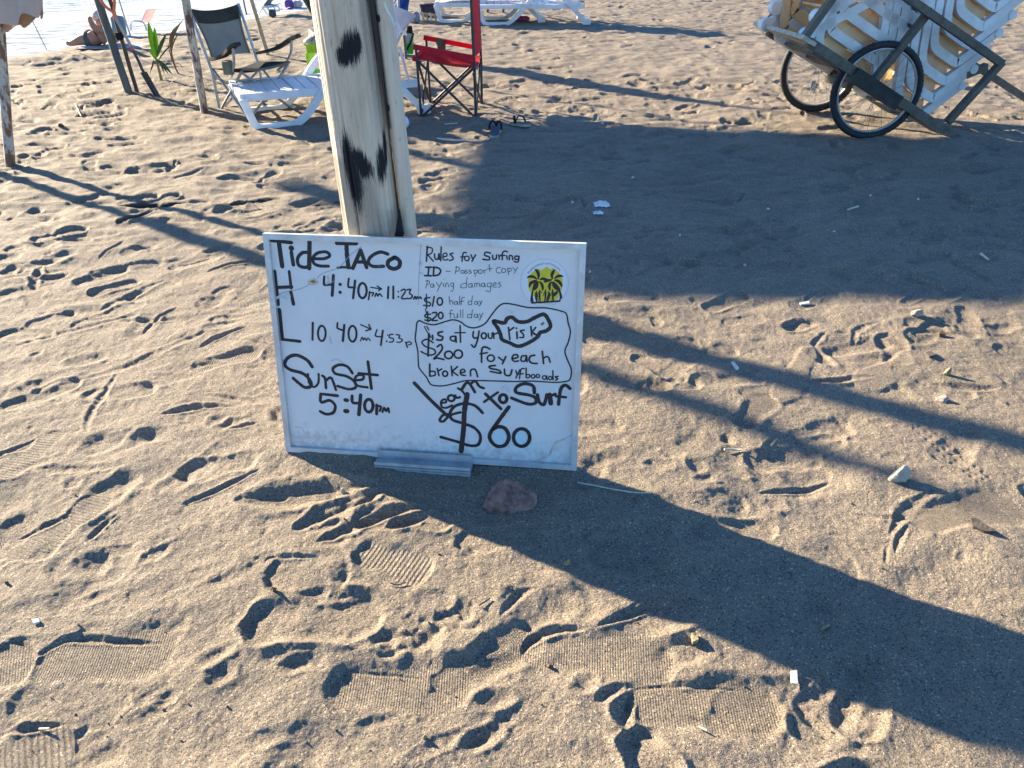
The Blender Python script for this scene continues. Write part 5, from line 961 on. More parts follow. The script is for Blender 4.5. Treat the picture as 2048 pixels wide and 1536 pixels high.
# ------------------------------------------------------------------ palm seedlings
def frond(mb, base, tip, w, bend, side=Vector((1, 0, 0)), fold=.25):
    base = Vector(base); tip = Vector(tip); mid = (base + tip) / 2 + Vector(bend)
    def f(u, v):
        c = base * (1 - v) ** 2 + mid * 2 * v * (1 - v) + tip * v * v; k = w * (math.sin(math.pi * min(1, .06 + .94 * v)) ** .75) * (1 - .3 * v); s = (u - .5) * 2
        return c + side * s * k / 2 + Vector((0, -1, 0)) * fold * k * (1 - abs(s)) * .5
    mb.grid(f, 4, 12, .0008)
Mg = mat('seedling_green', (.22, .42, .03), rough=.45, var=.15, scale=30, stretch=(6, 6, 1), trans=.5, col2=(.12, .27, .02)); Md = mat('seedling_dark_green', (.05, .13, .035), rough=.5, var=.2, scale=20, trans=.25); Mb_ = mat('dry_leaf', (.26, .15, .07), rough=.8, var=.3, scale=20, trans=.2, col2=(.14, .08, .04))
p = gp(322, 162); Yp = p.y
def PP(x, y, o=0): return PY(x, y, Yp + o)
s = thing('palm_seedling', p, 'young palm seedling with one bright lime green blade', 'plant')
for (a_, t_, w_, mt_) in (((312, 118), (296, 42), .075, Mg), ((314, 112), (309, 54), .06, Mg), ((314, 114), (334, 66), .05, Md), ((312, 118), (345, 150), .05, Md), ((312, 120), (297, 100), .035, Mg), ((316, 122), (352, 82), .025, Md), ((314, 122), (338, 150), .03, Md)):
    mb = MB(); frond(mb, PP(*a_), PP(*t_, -.06), w_, (0, 0, .03)); mb.build('frond', mt_, s, smooth=80)
mb = MB(); mb.tube([PP(324, 164), PP(318, 140), PP(312, 117)], [.016, .013, .010], 8); mb.build('stem', mat('straw_stem', (.30, .23, .09), rough=.7, var=.2), s)
for (a_, t_) in (((310, 122), (300, 148)), ((308, 120), (304, 140)), ((318, 122), (330, 150))):
    mb = MB(); frond(mb, PP(*a_), PP(*t_), .02, (0, 0, .02)); mb.build('dry_frond', Mb_, s, smooth=80)
p = gp(360, 150); Yp = p.y
s = thing('palm_seedling', p, 'dried brown palm seedling between the green seedling and the rusty pole', 'plant')
for (a_, t_, w_, b_) in (((342, 95), (368, 38), .035, (-.05, 0, .02)), ((341, 98), (356, 50), .03, (-.05, 0, .04)), ((343, 105), (364, 62), .02, (-.03, 0, .04)), ((336, 86), (352, 140), .014, (-.02, 0, 0)), ((350, 125), (366, 138), .012, (.02, 0, .03))):
    mb = MB(); frond(mb, PP(*a_), PP(*t_), w_, b_); mb.build('frond', Mb_, s, smooth=80)
mb = MB(); mb.tube(catmull([PP(360, 152), PP(352, 138), PP(345, 115), PP(341, 94)], 4), .008, 8); mb.build('stem', Mb_, s)
# ------------------------------------------------------------------ lime green crate with a pale bag on it
p = gp(630, 168); Yc = p.y + .02
def CC(x, y, o=0.): return PY(x, y, Yc + o)
cr = thing('plastic_crate', p, 'lime green ribbed plastic crate standing behind the wooden post', 'crate'); Ml = mat('lime_plastic', (.42, .66, .03), rough=.45, var=.08, trans=.25)
def cbar(name, x0, y0, x1, y1, pr):
    mb = MB(); A_, B_ = CC(x0, y0), CC(x1, y1); mb.box((A_ + B_) / 2 + Vector((0, .15, 0)), (abs(B_.x - A_.x), .30, abs(B_.z - A_.z))); o = mb.build(name, Ml, pr, smooth=0); mb = MB(); n_ = 14
    vert = abs(B_.z - A_.z) > abs(B_.x - A_.x)
    for i in range(n_):
        t = (i + .5) / n_
        c = Vector(((A_.x + B_.x) / 2, A_.y - .004, A_.z + (B_.z - A_.z) * t)) if vert else Vector((A_.x + (B_.x - A_.x) * t, A_.y - .004, (A_.z + B_.z) / 2))
        mb.box(c, (abs(B_.x - A_.x) * .96, .008, abs(B_.z - A_.z) / n_ * .45) if vert else (abs(B_.x - A_.x) / n_ * .45, .008, abs(B_.z - A_.z) * .96))
    o2 = mb.build('rib', Ml, None, smooth=0, loc=cr.location); o2.parent = o; o2.location = (0, 0, 0); return o
cbar('side_panel', 611, 106, 620, 148, cr); cbar('top_panel', 611, 88, 700, 106, cr); cbar('base_panel', 611, 148, 700, 166, cr); cbar('side_panel', 690, 106, 700, 148, cr)
bag = thing('cloth_bag', CC(632, 86, .1), 'crumpled pale grey bag lying on the lime green crate', 'bag'); mb = MB(); q = random.Random(3)
def blob(mb, c, r, seed, amp=.25, nu=18, nv=12, boxy=1.):
    q = random.Random(seed); ph = [(q.uniform(1, 4), q.uniform(1, 4), q.uniform(0, 6)) for _ in range(5)]; c = Vector(c); k0 = len(mb.v); mb.ball(c, r, nu, nv)
    for i in range(k0, len(mb.v)):
        d = Vector(mb.v[i]) - c; n_ = d.normalized() if d.length else d; d = Vector([math.copysign(abs(d[a_] / r[a_]) ** boxy * r[a_], d[a_]) for a_ in range(3)]); f = 1 + amp * sum(math.sin(a_ * n_.x * 3 + b_ * n_.y * 3 + c_ + n_.z * a_ * 2) for a_, b_, c_ in ph) / 2.2; mb.v[i] = tuple(c + d * f)
blob(mb, CC(640, 78, .12), (.13, .11, .075), 4); mb.build('body', mat('grey_canvas', (.40, .40, .37), rough=.9, var=.2, bump=.3), bag, smooth=60)
mb = MB(); mb.tube(catmull([CC(622, 82, .01), CC(628, 74, -.01), CC(637, 72, -.01)], 5), .008, 6); mb.build('strap', M['olive_cloth'], bag)
# ------------------------------------------------------------------ rocks, shells and litter on the sand
def rock(name, label, x, y, wpx, hpx, m, seed, cat='rock', group=None, flat=1.0, facets=True):
    p = gp(x, y); k = gscale(x, y); w = wpx * k / 2; h = hpx * k / .80; q = random.Random(seed); import bmesh
    bm = bmesh.new(); bmesh.ops.create_icosphere(bm, subdivisions=4, radius=1.0)
    pl = [(Vector((q.gauss(0, 1), q.gauss(0, 1), q.gauss(0, .8))).normalized(), q.uniform(.52, .80)) for _ in range(10)]
    for v in bm.verts:
        c = v.co.copy()
        for n_, d_ in pl:
            t = c.dot(n_)
            if t > d_: c -= n_ * (t - d_) * .99
        c *= 1 + .03 * math.sin(c.x * 9 + seed) * math.sin(c.y * 8) + .02 * math.sin(c.z * 17 + c.x * 13)
        v.co = Vector((c.x * w, c.y * w * .75 * flat, c.z * h * .62 + h * .18))
    me = bpy.data.meshes.new(name); bm.to_mesh(me); bm.free(); me.shade_smooth(); me.set_sharp_from_angle(angle=R(28)); me.materials.append(m)
    o = bpy.data.objects.new(name, me); COL.objects.link(o); o.location = p; o.rotation_euler = (0, 0, q.uniform(-.3, .3)); return tag(o, label, cat, group)
m_red = mat('red_rock', (.29, .16, .125), rough=.8, var=.3, scale=30, bump=1., bscale=40, col2=(.10, .045, .032)); m_pale = mat('pale_rock', (.40, .37, .30), rough=.85, var=.2, scale=40, bump=.5, bscale=80, col2=(.27, .24, .19))
m_tan = mat('tan_stone', (.34, .25, .13), rough=.85, var=.25, scale=60, bump=.4, bscale=120); m_brn = mat('brown_stone', (.13, .075, .04), rough=.85, var=.3, scale=60, bump=.4); m_pink = mat('pinkish_stone', (.38, .28, .23), rough=.85, var=.2, scale=60, bump=.4); m_dark = mat('dark_bark', (.075, .058, .042), rough=.9, var=.3, scale=50, bump=.5)
m_white = mat('bleached_white', (.52, .51, .47), rough=.7, var=.1, scale=60)
def hull_rock(label, x, y, m):
    import bmesh
    p = gp(x, y); k = gscale(x, y); bm = bmesh.new()
    for a, b_, h in [(-53, 4, 0), (-40, -14, 0), (-4, -22, 0), (30, -20, 0), (52, -8, 0), (54, 18, 0), (36, 38, 0), (-16, 44, 0), (-48, 30, 0), (-50, 6, 16), (-36, -12, 18), (-6, -20, 12), (14, -12, 30), (46, -6, 26), (53, 14, 24), (-22, 8, 44), (-8, 30, 58), (12, 24, 56), (28, 20, 44), (-34, 26, 40), (44, 30, 22)]: bm.verts.new((a * k, b_ * k, h * k * .88))
    bmesh.ops.convex_hull(bm, input=bm.verts[:]); 
    for v in [v for v in bm.verts if not v.link_faces]: bm.verts.remove(v)
    bmesh.ops.triangulate(bm, faces=bm.faces[:]); bmesh.ops.subdivide_edges(bm, edges=bm.edges[:], cuts=6, use_grid_fill=True)
    for v in bm.verts:
        c = v.co / k; n_ = Vector(c).normalized(); f = .9 * math.sin(c.x * .21 + c.z * .3) * math.sin(c.y * .23 + 1) + .8 * math.sin(c.x * .52 + c.y * .41) * math.sin(c.z * .6) + .5 * math.sin(c.x * 1.1 + c.z * .9 + c.y); v.co += n_ * f * k * 1.3
    me = bpy.data.meshes.new('rock'); bm.normal_update(); bm.to_mesh(me); bm.free(); me.shade_smooth(); me.set_sharp_from_angle(angle=R(24)); me.materials.append(m); o = bpy.data.objects.new('rock', me); COL.objects.link(o); o.location = p - Vector((0, 0, .004)); return tag(o, label, 'rock')
hull_rock('reddish brown angular rock on the shaded sand just below the whiteboard', 1020, 1016, m_red)
rock('rock', 'pale grey angular rock on the sunlit sand, casting a short shadow at right', 1796, 962, 42, 36, m_pale, 4)
for (x, y, w, h, m, s, lab) in ((1833, 632, 26, 14, m_pink, 3, 'pinkish flat stone nearest the edge of the large shadow'), (1884, 665, 20, 14, m_brn, 5, 'dark brown crumbly stone above the black chip at right'), (1895, 747, 18, 16, m_tan, 6, 'yellowish pebble on the sunlit sand between two thin shadows'), (1886, 799, 28, 11, m_pink, 7, 'flat tan stone lying below the yellowish pebble'),
                                (1134, 1133, 16, 13, m_tan, 9, 'round tan pebble inside the shadow of the whiteboard'), (1268, 1009, 10, 9, m_brn, 10, 'tiny brown pebble under the end of the dry straw'), (548, 1185, 18, 11, m_brn, 11, 'small brown stone beside the toe of a bare print'), (686, 980, 14, 12, m_pale, 12, 'small round pebble at the edge of the finger trenches'),
                                (262, 318, 0, 0, None, 0, ''), (850, 1480, 10, 9, m_tan, 13, 'tiny tan pebble near the bottom of the picture'), (1100, 1334, 13, 10, m_brn, 14, 'dark pebble between the two upper sandal prints'), (124, 257, 12, 7, m_dark, 15, 'dark pebble on the smooth sand near the left edge'), (15, 1170, 10, 9, m_brn, 16, 'brown pebble at the left edge of the picture')):
    if m: rock('pebble', lab, x, y, w, h, m, s, 'pebble')
def chip(name, label, cat, pts, th, m, group=None, lift=0.):
    P = [gp(x, y) for x, y in pts]; zz = sum(p.z for p in P) / len(P) + lift; mb = MB(); q = random.Random(len(pts) + int(pts[0][0])); mb.slab([Vector((p.x, p.y, zz + q.uniform(-.2, .5) * th)) for p in P], (0, 0, th)); o = mb.build(name, m, None, smooth=0, loc=P[0]); return tag(o, label, cat, group)
chip('bark_chip', 'dark flat bark chip on the ribbed print at right', 'bark', [(1936, 1050), (1945, 1049), (1962, 1058), (1986, 1076), (1966, 1074), (1942, 1064)], .008, m_dark, lift=.004)
chip('bark_chip', 'small black bark chip below the dark brown stone', 'bark', [(1850, 707), (1862, 704), (1872, 712), (1858, 716)], .008, m_dark, lift=.002)
chip('wood_chip', 'small pale wood chip at the lower edge of the board shadow', 'wood chip', [(1380, 1282), (1392, 1279), (1394, 1294), (1383, 1296)], .012, m_tan)
chip('wood_chip', 'thin brown wood splinter in the middle of the board shadow', 'wood chip', [(1642, 1257), (1657, 1249), (1659, 1252), (1644, 1260)], .006, m_tan)
chip('paper_scrap', 'white rectangular paper scrap in the shadow at lower right', 'paper', [(1579, 1348), (1592, 1347), (1593, 1374), (1580, 1373)], .004, m_white, lift=.003)
chip('shell_bit', 'pale chip lying on the sand near the left edge', 'shell', [(66, 1246), (80, 1243), (82, 1250), (70, 1253)], .005, m_white, lift=.002)
chip('cigarette_end', 'white cigarette end standing out on the upper thin shadow', 'cigarette', [(1463, 724), (1468, 722), (1478, 736), (1473, 738)], .007, m_white, lift=.002)
chip('shell_bit', 'pale flat chip at the edge of the large shadow', 'shell', [(1600, 602), (1618, 600), (1620, 604), (1602, 606)], .006, m_white, lift=.003)
def crumple(label, x, y, w, h, seed):
    p = gp(x, y); k = gscale(x, y); mb = MB(); q = random.Random(seed); n = 10; H = [[q.random() for _ in range(n + 1)] for _ in range(n + 1)]
    def f(u, v):
        e = 1 - max(abs(u - .5), abs(v - .5)) * 2; return p + Vector(((u - .5) * w * k * (1 + .3 * H[int(v * n)][0]), (v - .5) * w * k * .9, .004 + h * k * (.25 + .75 * H[int(round(u * n))][int(round(v * n))]) * (.35 + .65 * min(1, e * 2))))
    mb.grid(f, n, n, .001); return tag(mb.build('tissue', mat('tissue_white', (.78, .80, .82), rough=.9, var=.05, trans=.2), None, smooth=25, loc=p), label, 'tissue')
crumple('larger crumpled white tissue on the shaded sand', 1204, 410, 26, 10, 3); crumple('smaller crumpled white tissue just below the larger one', 1196, 428, 17, 6, 4)
def stick(name, label, cat, pts, r, m, group=None, lift=.004):
    P = [gp(x, y) + Vector((0, 0, lift + r)) for x, y in pts]; mb = MB(); mb.tube(catmull(P, 4), r, 6); o = mb.build(name, m, None, loc=P[0]); return tag(o, label, cat, group)
m_straw = mat('dry_straw', (.55, .47, .33), rough=.8, var=.15, scale=40); m_grey = mat('grey_twig', (.17, .14, .11), rough=.9, var=.3)
stick('dry_straw', 'long dry pale straw in the shadow beside the whiteboard corner', 'straw', [(1155, 965), (1185, 974), (1230, 986), (1268, 997), (1300, 1001)], .0022, m_straw)
stick('drinking_straw', 'white straw lying on the shaded sand behind the post', 'straw', [(874, 277), (905, 279), (932, 282)], .005, m_white)
stick('twig', 'pale twig lying in the large shaded patch right of the tissues', 'twig', [(1695, 424), (1716, 415)], .006, m_straw); stick('twig', 'short pale twig at the right edge of the large shaded patch', 'twig', [(1960, 512), (1976, 523)], .006, m_straw)
stick('twig', 'thin brown twig standing on the bright sand left of the dug trench', 'twig', [(152, 214), (163, 235)], .005, m_straw); stick('twig', 'small dark twig on the lower sand above the shoe tread print', 'twig', [(782, 1172), (796, 1174), (812, 1168)], .002, m_grey); stick('twig', 'short brown twig between the tread print and the mound', 'twig', [(958, 1220), (970, 1212), (980, 1205)], .0025, m_grey)
stick('twig', 'yellowish twig near the lower left corner', 'twig', [(78, 1458), (100, 1460)], .0025, m_straw); stick('twig', 'thin pale twig near the bottom edge, right of the lowest footprint', 'twig', [(1395, 1460), (1412, 1470)], .0025, m_straw); stick('twig', 'pale twig on the sunlit sand above the deep toe holes', 'twig', [(1448, 902), (1470, 901), (1482, 902)], .004, m_straw)
stick('twig', 'flat pale driftwood sliver beside the sandals', 'twig', [(890, 250), (915, 247)], .005, m_straw)
for i, (x, y) in enumerate(((1668, 463), (1537, 414), (1360, 468), (1145, 405), (1265, 356), (1835, 403), (1490, 523), (1740, 395), (1205, 247), (1180, 545))):
    rock('shell_bit', 'tiny white shell bit scattered on the large shaded patch', x, y, 6.5, 4, m_white, 30 + i, 'shell', 'tiny shell bits on the shaded patch')
q_ = random.Random(77)
for i in range(46):
    x = q_.uniform(40, 2000); y = q_.uniform(980, 1510)
    rock('shell_bit', 'tiny crumb of shell or gravel sprinkled over the near sand', x, y, q_.uniform(3, 7), q_.uniform(3, 5), q_.choice([m_pale, m_tan, m_tan, m_dark, m_dark, m_dark]), 60 + i, 'shell', 'tiny crumbs on the near sand')
# ------------------------------------------------------------------ sandals
def sandal(label, x, y, rz, tiltx):
    p = gp(x, y); r = thing('flip_flop', ORI, label, 'flip flop', 'flip flops beside the red chair'); L, w = .27, .098
    us = np.linspace(0, 1, 25); hw = sole(us); out = [Vector(((u - .5) * L, h * w, 0)) for u, h in zip(us, hw)] + [Vector(((u - .5) * L, -h * w, 0)) for u, h in list(zip(us, hw))[::-1]]
    mb = MB(); mb.slab(out, (0, 0, .020)); mb.build('sole', mat('sandal_sole', (.34, .31, .24), rough=.8, var=.15), r, smooth=0)
    mb = MB(); mb.slab([v * .96 + Vector((0, 0, .0205)) for v in out], (0, 0, .003)); mb.build('footbed', mat('sandal_footbed', (.075, .085, .105), rough=.85, var=.2), r, smooth=0)
    mb = MB(); P = catmull([(-.0, .046, .02), (.02, .044, .055), (.055, .022, .072), (.085, .0, .024)], 5); Q = catmull([(-.0, -.046, .02), (.02, -.044, .055), (.055, -.022, .072), (.085, .0, .024)], 5); mb.bar(P, .016, .005); mb.bar(Q, .016, .005); mb.build('strap', M['black_cloth'], r, smooth=60)
    put(r, (p.x, p.y, p.z + .004)); r.rotation_euler = (0, tiltx, rz); return r
sandal('dark flip flop pointing at the camera, in the shadow edge', 991, 266, R(86), R(-6)); sandal('flip flop with pale edge lying askew beyond the other one', 1041, 250, R(118), R(8))
# ------------------------------------------------------------------ white jug end showing right of the post
p = gp(806, 258); t = thing('plastic_jug', p, 'white rounded plastic jug lying half hidden behind the wooden post', 'jug'); mb = MB()
mb.tube([p + Vector((-.26, .03, .055)), p + Vector((-.04, .0, .055)), p + Vector((.0, 0, .055)), p + Vector((.035, -.003, .055)), p + Vector((.05, -.004, .055))], [.055, .058, .055, .040, .015], 16); mb.build('body', M['white_plastic'], t, smooth=60)
mb = MB(); mb.tube([p + Vector((-.30, .03, .055)), p + Vector((-.26, .03, .055))], .022, 12); mb.build('cap', m_white, t)
# ------------------------------------------------------------------ people
def body(parent, name, joints, edges, m, sub=2):
    names = list(joints); me = bpy.data.meshes.new(name); me.from_pydata([tuple(Vector(joints[k][0]) - parent.location) for k in names], [(names.index(a), names.index(b)) for a, b in edges], []); o = bpy.data.objects.new(name, me); COL.objects.link(o); o.parent = parent
    md = o.modifiers.new('skin', 'SKIN'); lay = me.skin_vertices[0] if me.skin_vertices else None
    if lay is None:
        import bmesh; bm = bmesh.new(); bm.from_mesh(me); bm.verts.layers.skin.verify(); bm.to_mesh(me); bm.free(); lay = me.skin_vertices[0]
    for i, k in enumerate(names): r = joints[k][1]; lay.data[i].radius = r if isinstance(r, tuple) else (r, r); lay.data[i].use_root = (i == 0)
    md2 = o.modifiers.new('sub', 'SUBSURF'); md2.levels = sub; md2.render_levels = sub
    dg = bpy.context.evaluated_depsgraph_get(); ev = o.evaluated_get(dg); nm = bpy.data.meshes.new_from_object(ev); o.modifiers.clear(); o.data = nm; nm.materials.clear(); nm.materials.append(m); nm.shade_smooth(); bpy.data.meshes.remove(me); return o
M['skin'] = mat('bather_skin', (.36, .19, .125), rough=.55, var=.08, scale=20); M['hair'] = mat('grey_hair', (.55, .50, .44), rough=.8, var=.2, scale=60); M['shorts'] = mat('dark_green_shorts', (.085, .10, .085), rough=.85, var=.2); M['lavender'] = mat('lavender_cloth', (.42, .43, .66), rough=.85, var=.15, scale=14)  # skin tone shared by both sunbathers
g = gp(188, 88); Yp = g.y
def PP(x, y, o=0.): return PY(x, y, Yp + o)
pr = thing('person', g, 'sunbather in dark green shorts lying at the waterline behind the leaning posts', 'person', None)
J = dict(pelvis=(PP(188, 79), .10), belly=(PP(199, 74), .105), chest=(PP(210, 66, .05), .115), neck=(PP(208, 55, .05), .055), head0=(PP(202, 46), .06), head1=(PP(197, 36), .075), hipL=(PP(182, 79, -.08), .085), kneeL=(PP(160, 80, -.10), .060), ankL=(PP(140, 87, -.05), .038), toeL=(PP(131, 85, -.06), .03), hipR=(PP(184, 77, .08), .085), kneeR=(PP(163, 77, .12), .060), ankR=(PP(146, 84, .14), .038), toeR=(PP(138, 81, .13), .03),
         shL=(PP(199, 61, -.10), .055), elL=(PP(187, 54, -.16), .042), wrL=(PP(180, 40, -.16), .030), haL=(PP(179, 32, -.16), .032), shR=(PP(222, 64, .15), .055), elR=(PP(238, 76, .20), .042), wrR=(PP(228, 82, .05), .030), haR=(PP(222, 84, .0), .03))
body(pr, 'body', J, [('pelvis', 'belly'), ('belly', 'chest'), ('chest', 'neck'), ('neck', 'head0'), ('head0', 'head1'), ('pelvis', 'hipL'), ('hipL', 'kneeL'), ('kneeL', 'ankL'), ('ankL', 'toeL'), ('pelvis', 'hipR'), ('hipR', 'kneeR'), ('kneeR', 'ankR'), ('ankR', 'toeR'), ('chest', 'shL'), ('shL', 'elL'), ('elL', 'wrL'), ('wrL', 'haL'), ('chest', 'shR'), ('shR', 'elR'), ('elR', 'wrR'), ('wrR', 'haR')], M['skin'])
mb = MB(); c = PP(196, 36.5, .02); mb.ball(c + Vector((0, .02, .015)), (.078, .08, .075), 14, 10); mb.build('hair', M['hair'], pr, smooth=80)
J = dict(w=(PP(192, 78), .135), p=(PP(187, 79), .135), hl=(PP(181, 79, -.08), .118), kl=(PP(165, 79.7, -.10), .098), hr=(PP(183, 77, .08), .118), kr=(PP(167, 77, .12), .098)); body(pr, 'shorts', J, [('w', 'p'), ('p', 'hl'), ('hl', 'kl'), ('p', 'hr'), ('hr', 'kr')], M['shorts'], 1)
tw = thing('beach_towel', PP(200, 88), 'pale towel spread under the sunbather at the waterline', 'towel'); mb = MB(); o_ = gp(215, 92); mb.grid(lambda u, v: o_ + Vector((-.35 + .8 * u, -.10 + .45 * v, .012 + .012 * math.sin(u * 11) * math.sin(v * 7))), 20, 12, .006); mb.build('cloth', mat('pale_towel', (.34, .33, .36), rough=.95, var=.15), tw, smooth=80)
# sunbather on the far lounger
o_, an_ = far_l; ca, sa = math.cos(an_), math.sin(an_)
def FL(x, y, z): return Vector((o_.x + ca * x - sa * y, o_.y + sa * x + ca * y, o_.z + z))
pr = thing('person', FL(.9, 0, .25), 'sunbather in lavender shorts lying on the far white lounger', 'person')
J = dict(pelvis=(FL(.62, 0, .37), .115), belly=(FL(.42, 0, .38), .115), chest=(FL(.18, 0, .40), .13), neck=(FL(-.0, 0, .43), .06), head0=(FL(-.10, 0, .45), .065), head1=(FL(-.20, 0, .47), .08), hipL=(FL(.68, -.10, .37), .09), kneeL=(FL(1.0, -.13, .56), .065), ankL=(FL(1.28, -.12, .34), .042), toeL=(FL(1.42, -.12, .36), .032), hipR=(FL(.68, .10, .37), .09), kneeR=(FL(1.06, .13, .44), .065), ankR=(FL(1.44, .12, .34), .042), toeR=(FL(1.54, .12, .40), .032),
         shL=(FL(.08, -.19, .40), .058), elL=(FL(.30, -.27, .36), .044), wrL=(FL(.52, -.20, .42), .032), haL=(FL(.62, -.14, .46), .034), shR=(FL(.08, .19, .40), .058), elR=(FL(.30, .26, .37), .044), wrR=(FL(.50, .16, .48), .032), haR=(FL(.58, .10, .49), .034))
body(pr, 'body', J, [('pelvis', 'belly'), ('belly', 'chest'), ('chest', 'neck'), ('neck', 'head0'), ('head0', 'head1'), ('pelvis', 'hipL'), ('hipL', 'kneeL'), ('kneeL', 'ankL'), ('ankL', 'toeL'), ('pelvis', 'hipR'), ('hipR', 'kneeR'), ('kneeR', 'ankR'), ('ankR', 'toeR'), ('chest', 'shL'), ('shL', 'elL'), ('elL', 'wrL'), ('wrL', 'haL'), ('chest', 'shR'), ('shR', 'elR'), ('elR', 'wrR'), ('wrR', 'haR')], M['skin'])
mb = MB(); mb.ball(FL(-.21, 0, .475), (.09, .09, .10), 12, 8); mb.build('hair', mat('dark_hair', (.03, .02, .015), rough=.7), pr, smooth=80)
J = dict(w=(FL(.50, 0, .375), .125), p=(FL(.62, 0, .37), .127), hl=(FL(.70, -.10, .38), .10), kl=(FL(.92, -.125, .51), .086), hr=(FL(.70, .10, .38), .10), kr=(FL(.96, .125, .43), .086)); body(pr, 'shorts', J, [('w', 'p'), ('p', 'hl'), ('hl', 'kl'), ('p', 'hr'), ('hr', 'kr')], M['lavender'], 1)
# ------------------------------------------------------------------ belongings round the far loungers
def soft(name, label, cat, x, y, wpx, hpx, m, seed, group=None, amp=.18, depth=.7, lift=0., boxy=.55):
    p = gp(x, y); k = gscale(x, y); mb = MB(); blob(mb, p + Vector((0, 0, hpx * k * .5 + lift)), (wpx * k / 2, wpx * k / 2 * depth, hpx * k / 2), seed, amp, boxy=boxy); return tag(mb.build(name, m, None, smooth=70, loc=p), label, cat, group)
soft('water_jug', 'grey blue plastic jug standing at the head of the far loungers', 'jug', 834, 46, 13, 19, mat('grey_blue_plastic', (.22, .28, .34), rough=.5, trans=.2), 5, amp=.06)
soft('duffel_bag', 'dark navy bag behind the grey blue jug', 'bag', 856, 34, 34, 24, mat('navy_cloth', (.03, .04, .08), rough=.9, var=.3), 6)
soft('folded_cloth', 'dark red cloth lying under the empty far lounger', 'cloth', 1044, 46, 30, 9, mat('dark_red_cloth', (.25, .03, .05), rough=.9, var=.2), 7)
cb = thing('wooden_crate', gp(856, 43), 'small pale slatted wooden crate leaning beside the far loungers', 'crate'); gY = gp(856, 43).y
for i in range(4):
    mb = MB(); a_, b_ = PY(843 + i * 8, 24 + i * 1.0, gY), PY(849 + i * 8, 43, gY - .02 * i); mb.bar([a_, b_], .018, .030, up=(1, 0, 0)); mb.build('slat', mat('crate_slat', (.62, .55, .42), rough=.8, var=.1) if i % 2 == 0 else M['bamboo'], cb, smooth=30)
mb = MB(); mb.bar([PY(841, 27, gY + .03), PY(872, 31, gY + .03)], .02, .03); mb.bar([PY(845, 40, gY + .03), PY(874, 43, gY + .03)], .02, .03); mb.build('frame', M['bamboo'], cb, smooth=30)
# green based bag beside the red chair
g = gp(820, 112); Yg = g.y; bb = thing('beach_bag', g, 'tall pale beach bag with bright green base and black strap, left of the red chair', 'bag')
def bt(name, y0, y1, m, w0=.085, w1=.085):
    a_, b_ = PY(819, y0, Yg), PY(819, y1, Yg); mb = MB(); mb.tube([a_, a_ * .98 + b_ * .02, b_ * .98 + a_ * .02, b_], [w0 * .9, w0, w1, w1 * .9], 16, ry=None); return mb.build(name, m, bb, smooth=50)
bt('base', 107, 86, mat('green_base', (.02, .36, .03), rough=.5, var=.1, trans=.3), .045, .048); bt('pocket', 86.2, 66, mat('pale_green_cloth', (.33, .36, .29), rough=.85, var=.1), .048, .045); bt('lid', 66.2, 52, M['black_cloth'], .040, .03)
mb = MB(); mb.bar([PY(827, 66, Yg - .055), PY(822, 84, Yg - .062), PY(813, 100, Yg - .05)], .02, .006, up=(0, 1, 0)); mb.build('strap', M['black_cloth'], bb, smooth=30)
p = gp(812, 121); tag(pole('stake', 'short grey stake beside the green based bag', 'stake', p, p + Vector((.0, .0, .24)), .016, 'grey_post'), None, None)
# blue and yellow windbreak
g = gp(797, 40); Yw = g.y; wb = thing('windbreak', g, 'blue and pale yellow cloth windbreak seen just above the pinkish backrest', 'windbreak')
def cloth(name, P0, P1, P2, P3, m):
    P = [PY(x, y, Yw) for x, y in (P0, P1, P2, P3)]; mb = MB(); mb.grid(lambda u, v: (P[0] * (1 - u) + P[1] * u) * (1 - v) + (P[3] * (1 - u) + P[2] * u) * v + Vector((0, .03 * math.sin(u * 9 + v * 3), 0)), 12, 10, .003); mb.build(name, m, wb, smooth=80)
cloth('yellow_panel', (740, -30), (794, -30), (781, 26), (740, 30), mat('pale_yellow_cloth', (.62, .60, .36), rough=.85, trans=.3)); cloth('blue_panel', (801, -30), (824, -30), (816, 22), (780, 28), mat('blue_cloth', (.03, .11, .36), rough=.85, trans=.25))
mb = MB(); mb.tube([PY(797, 44, Yw - .04), PY(797, -40, Yw - .04)], .022, 10); mb.build('pole', mat('grey_pole', (.42, .42, .36), rough=.6), wb)
for x, lab in ((975, 'dark thin umbrella pole between the two far loungers'), (1006, 'brown umbrella pole beside the backrest of the empty far lounger')):
    p = gp(x, 27); pole('umbrella_pole', lab, 'pole', p, p + Vector((.02, .05, 1.9)), .022, 'brown_post')
# ------------------------------------------------------------------ dark green folded umbrella left of the post
g = gp(662, 92); Yu = g.y; fu = thing('beach_umbrella', g, 'dark green folded umbrella leaning left, half hidden by the wooden post', 'umbrella'); t0_ = PY(602, 0, Yu); c_ = (t0_ + PY(640, 0, Yu)) / 2; d_ = (c_ - g) / (c_.z - g.z)
mb = MB(); mb.tube([g - d_ * .1, g + d_ * 2.3], .016, 8); mb.build('pole', M['steel'], fu)
mb = MB(); hs_ = [.10 + 1.9 * i / 20 for i in range(21)]
def uf(u, v):
    h = .12 + 1.95 * v; r = (.02 + .105 * math.sin(math.pi * min(1, .05 + v * 1.25) * .62)) * (1 - .75 * smooth(.75, 1, v)) * (1 + .18 * math.sin(u * 2 * math.pi * 8)); return g + d_ * h + Vector((math.cos(u * 2 * math.pi), math.sin(u * 2 * math.pi), 0)) * r
mb.grid(uf, 64, 24, .002); mb.build('folded_canopy', mat('dark_green_cloth', (.025, .05, .045), rough=.8, var=.25, scale=10), fu, smooth=80)
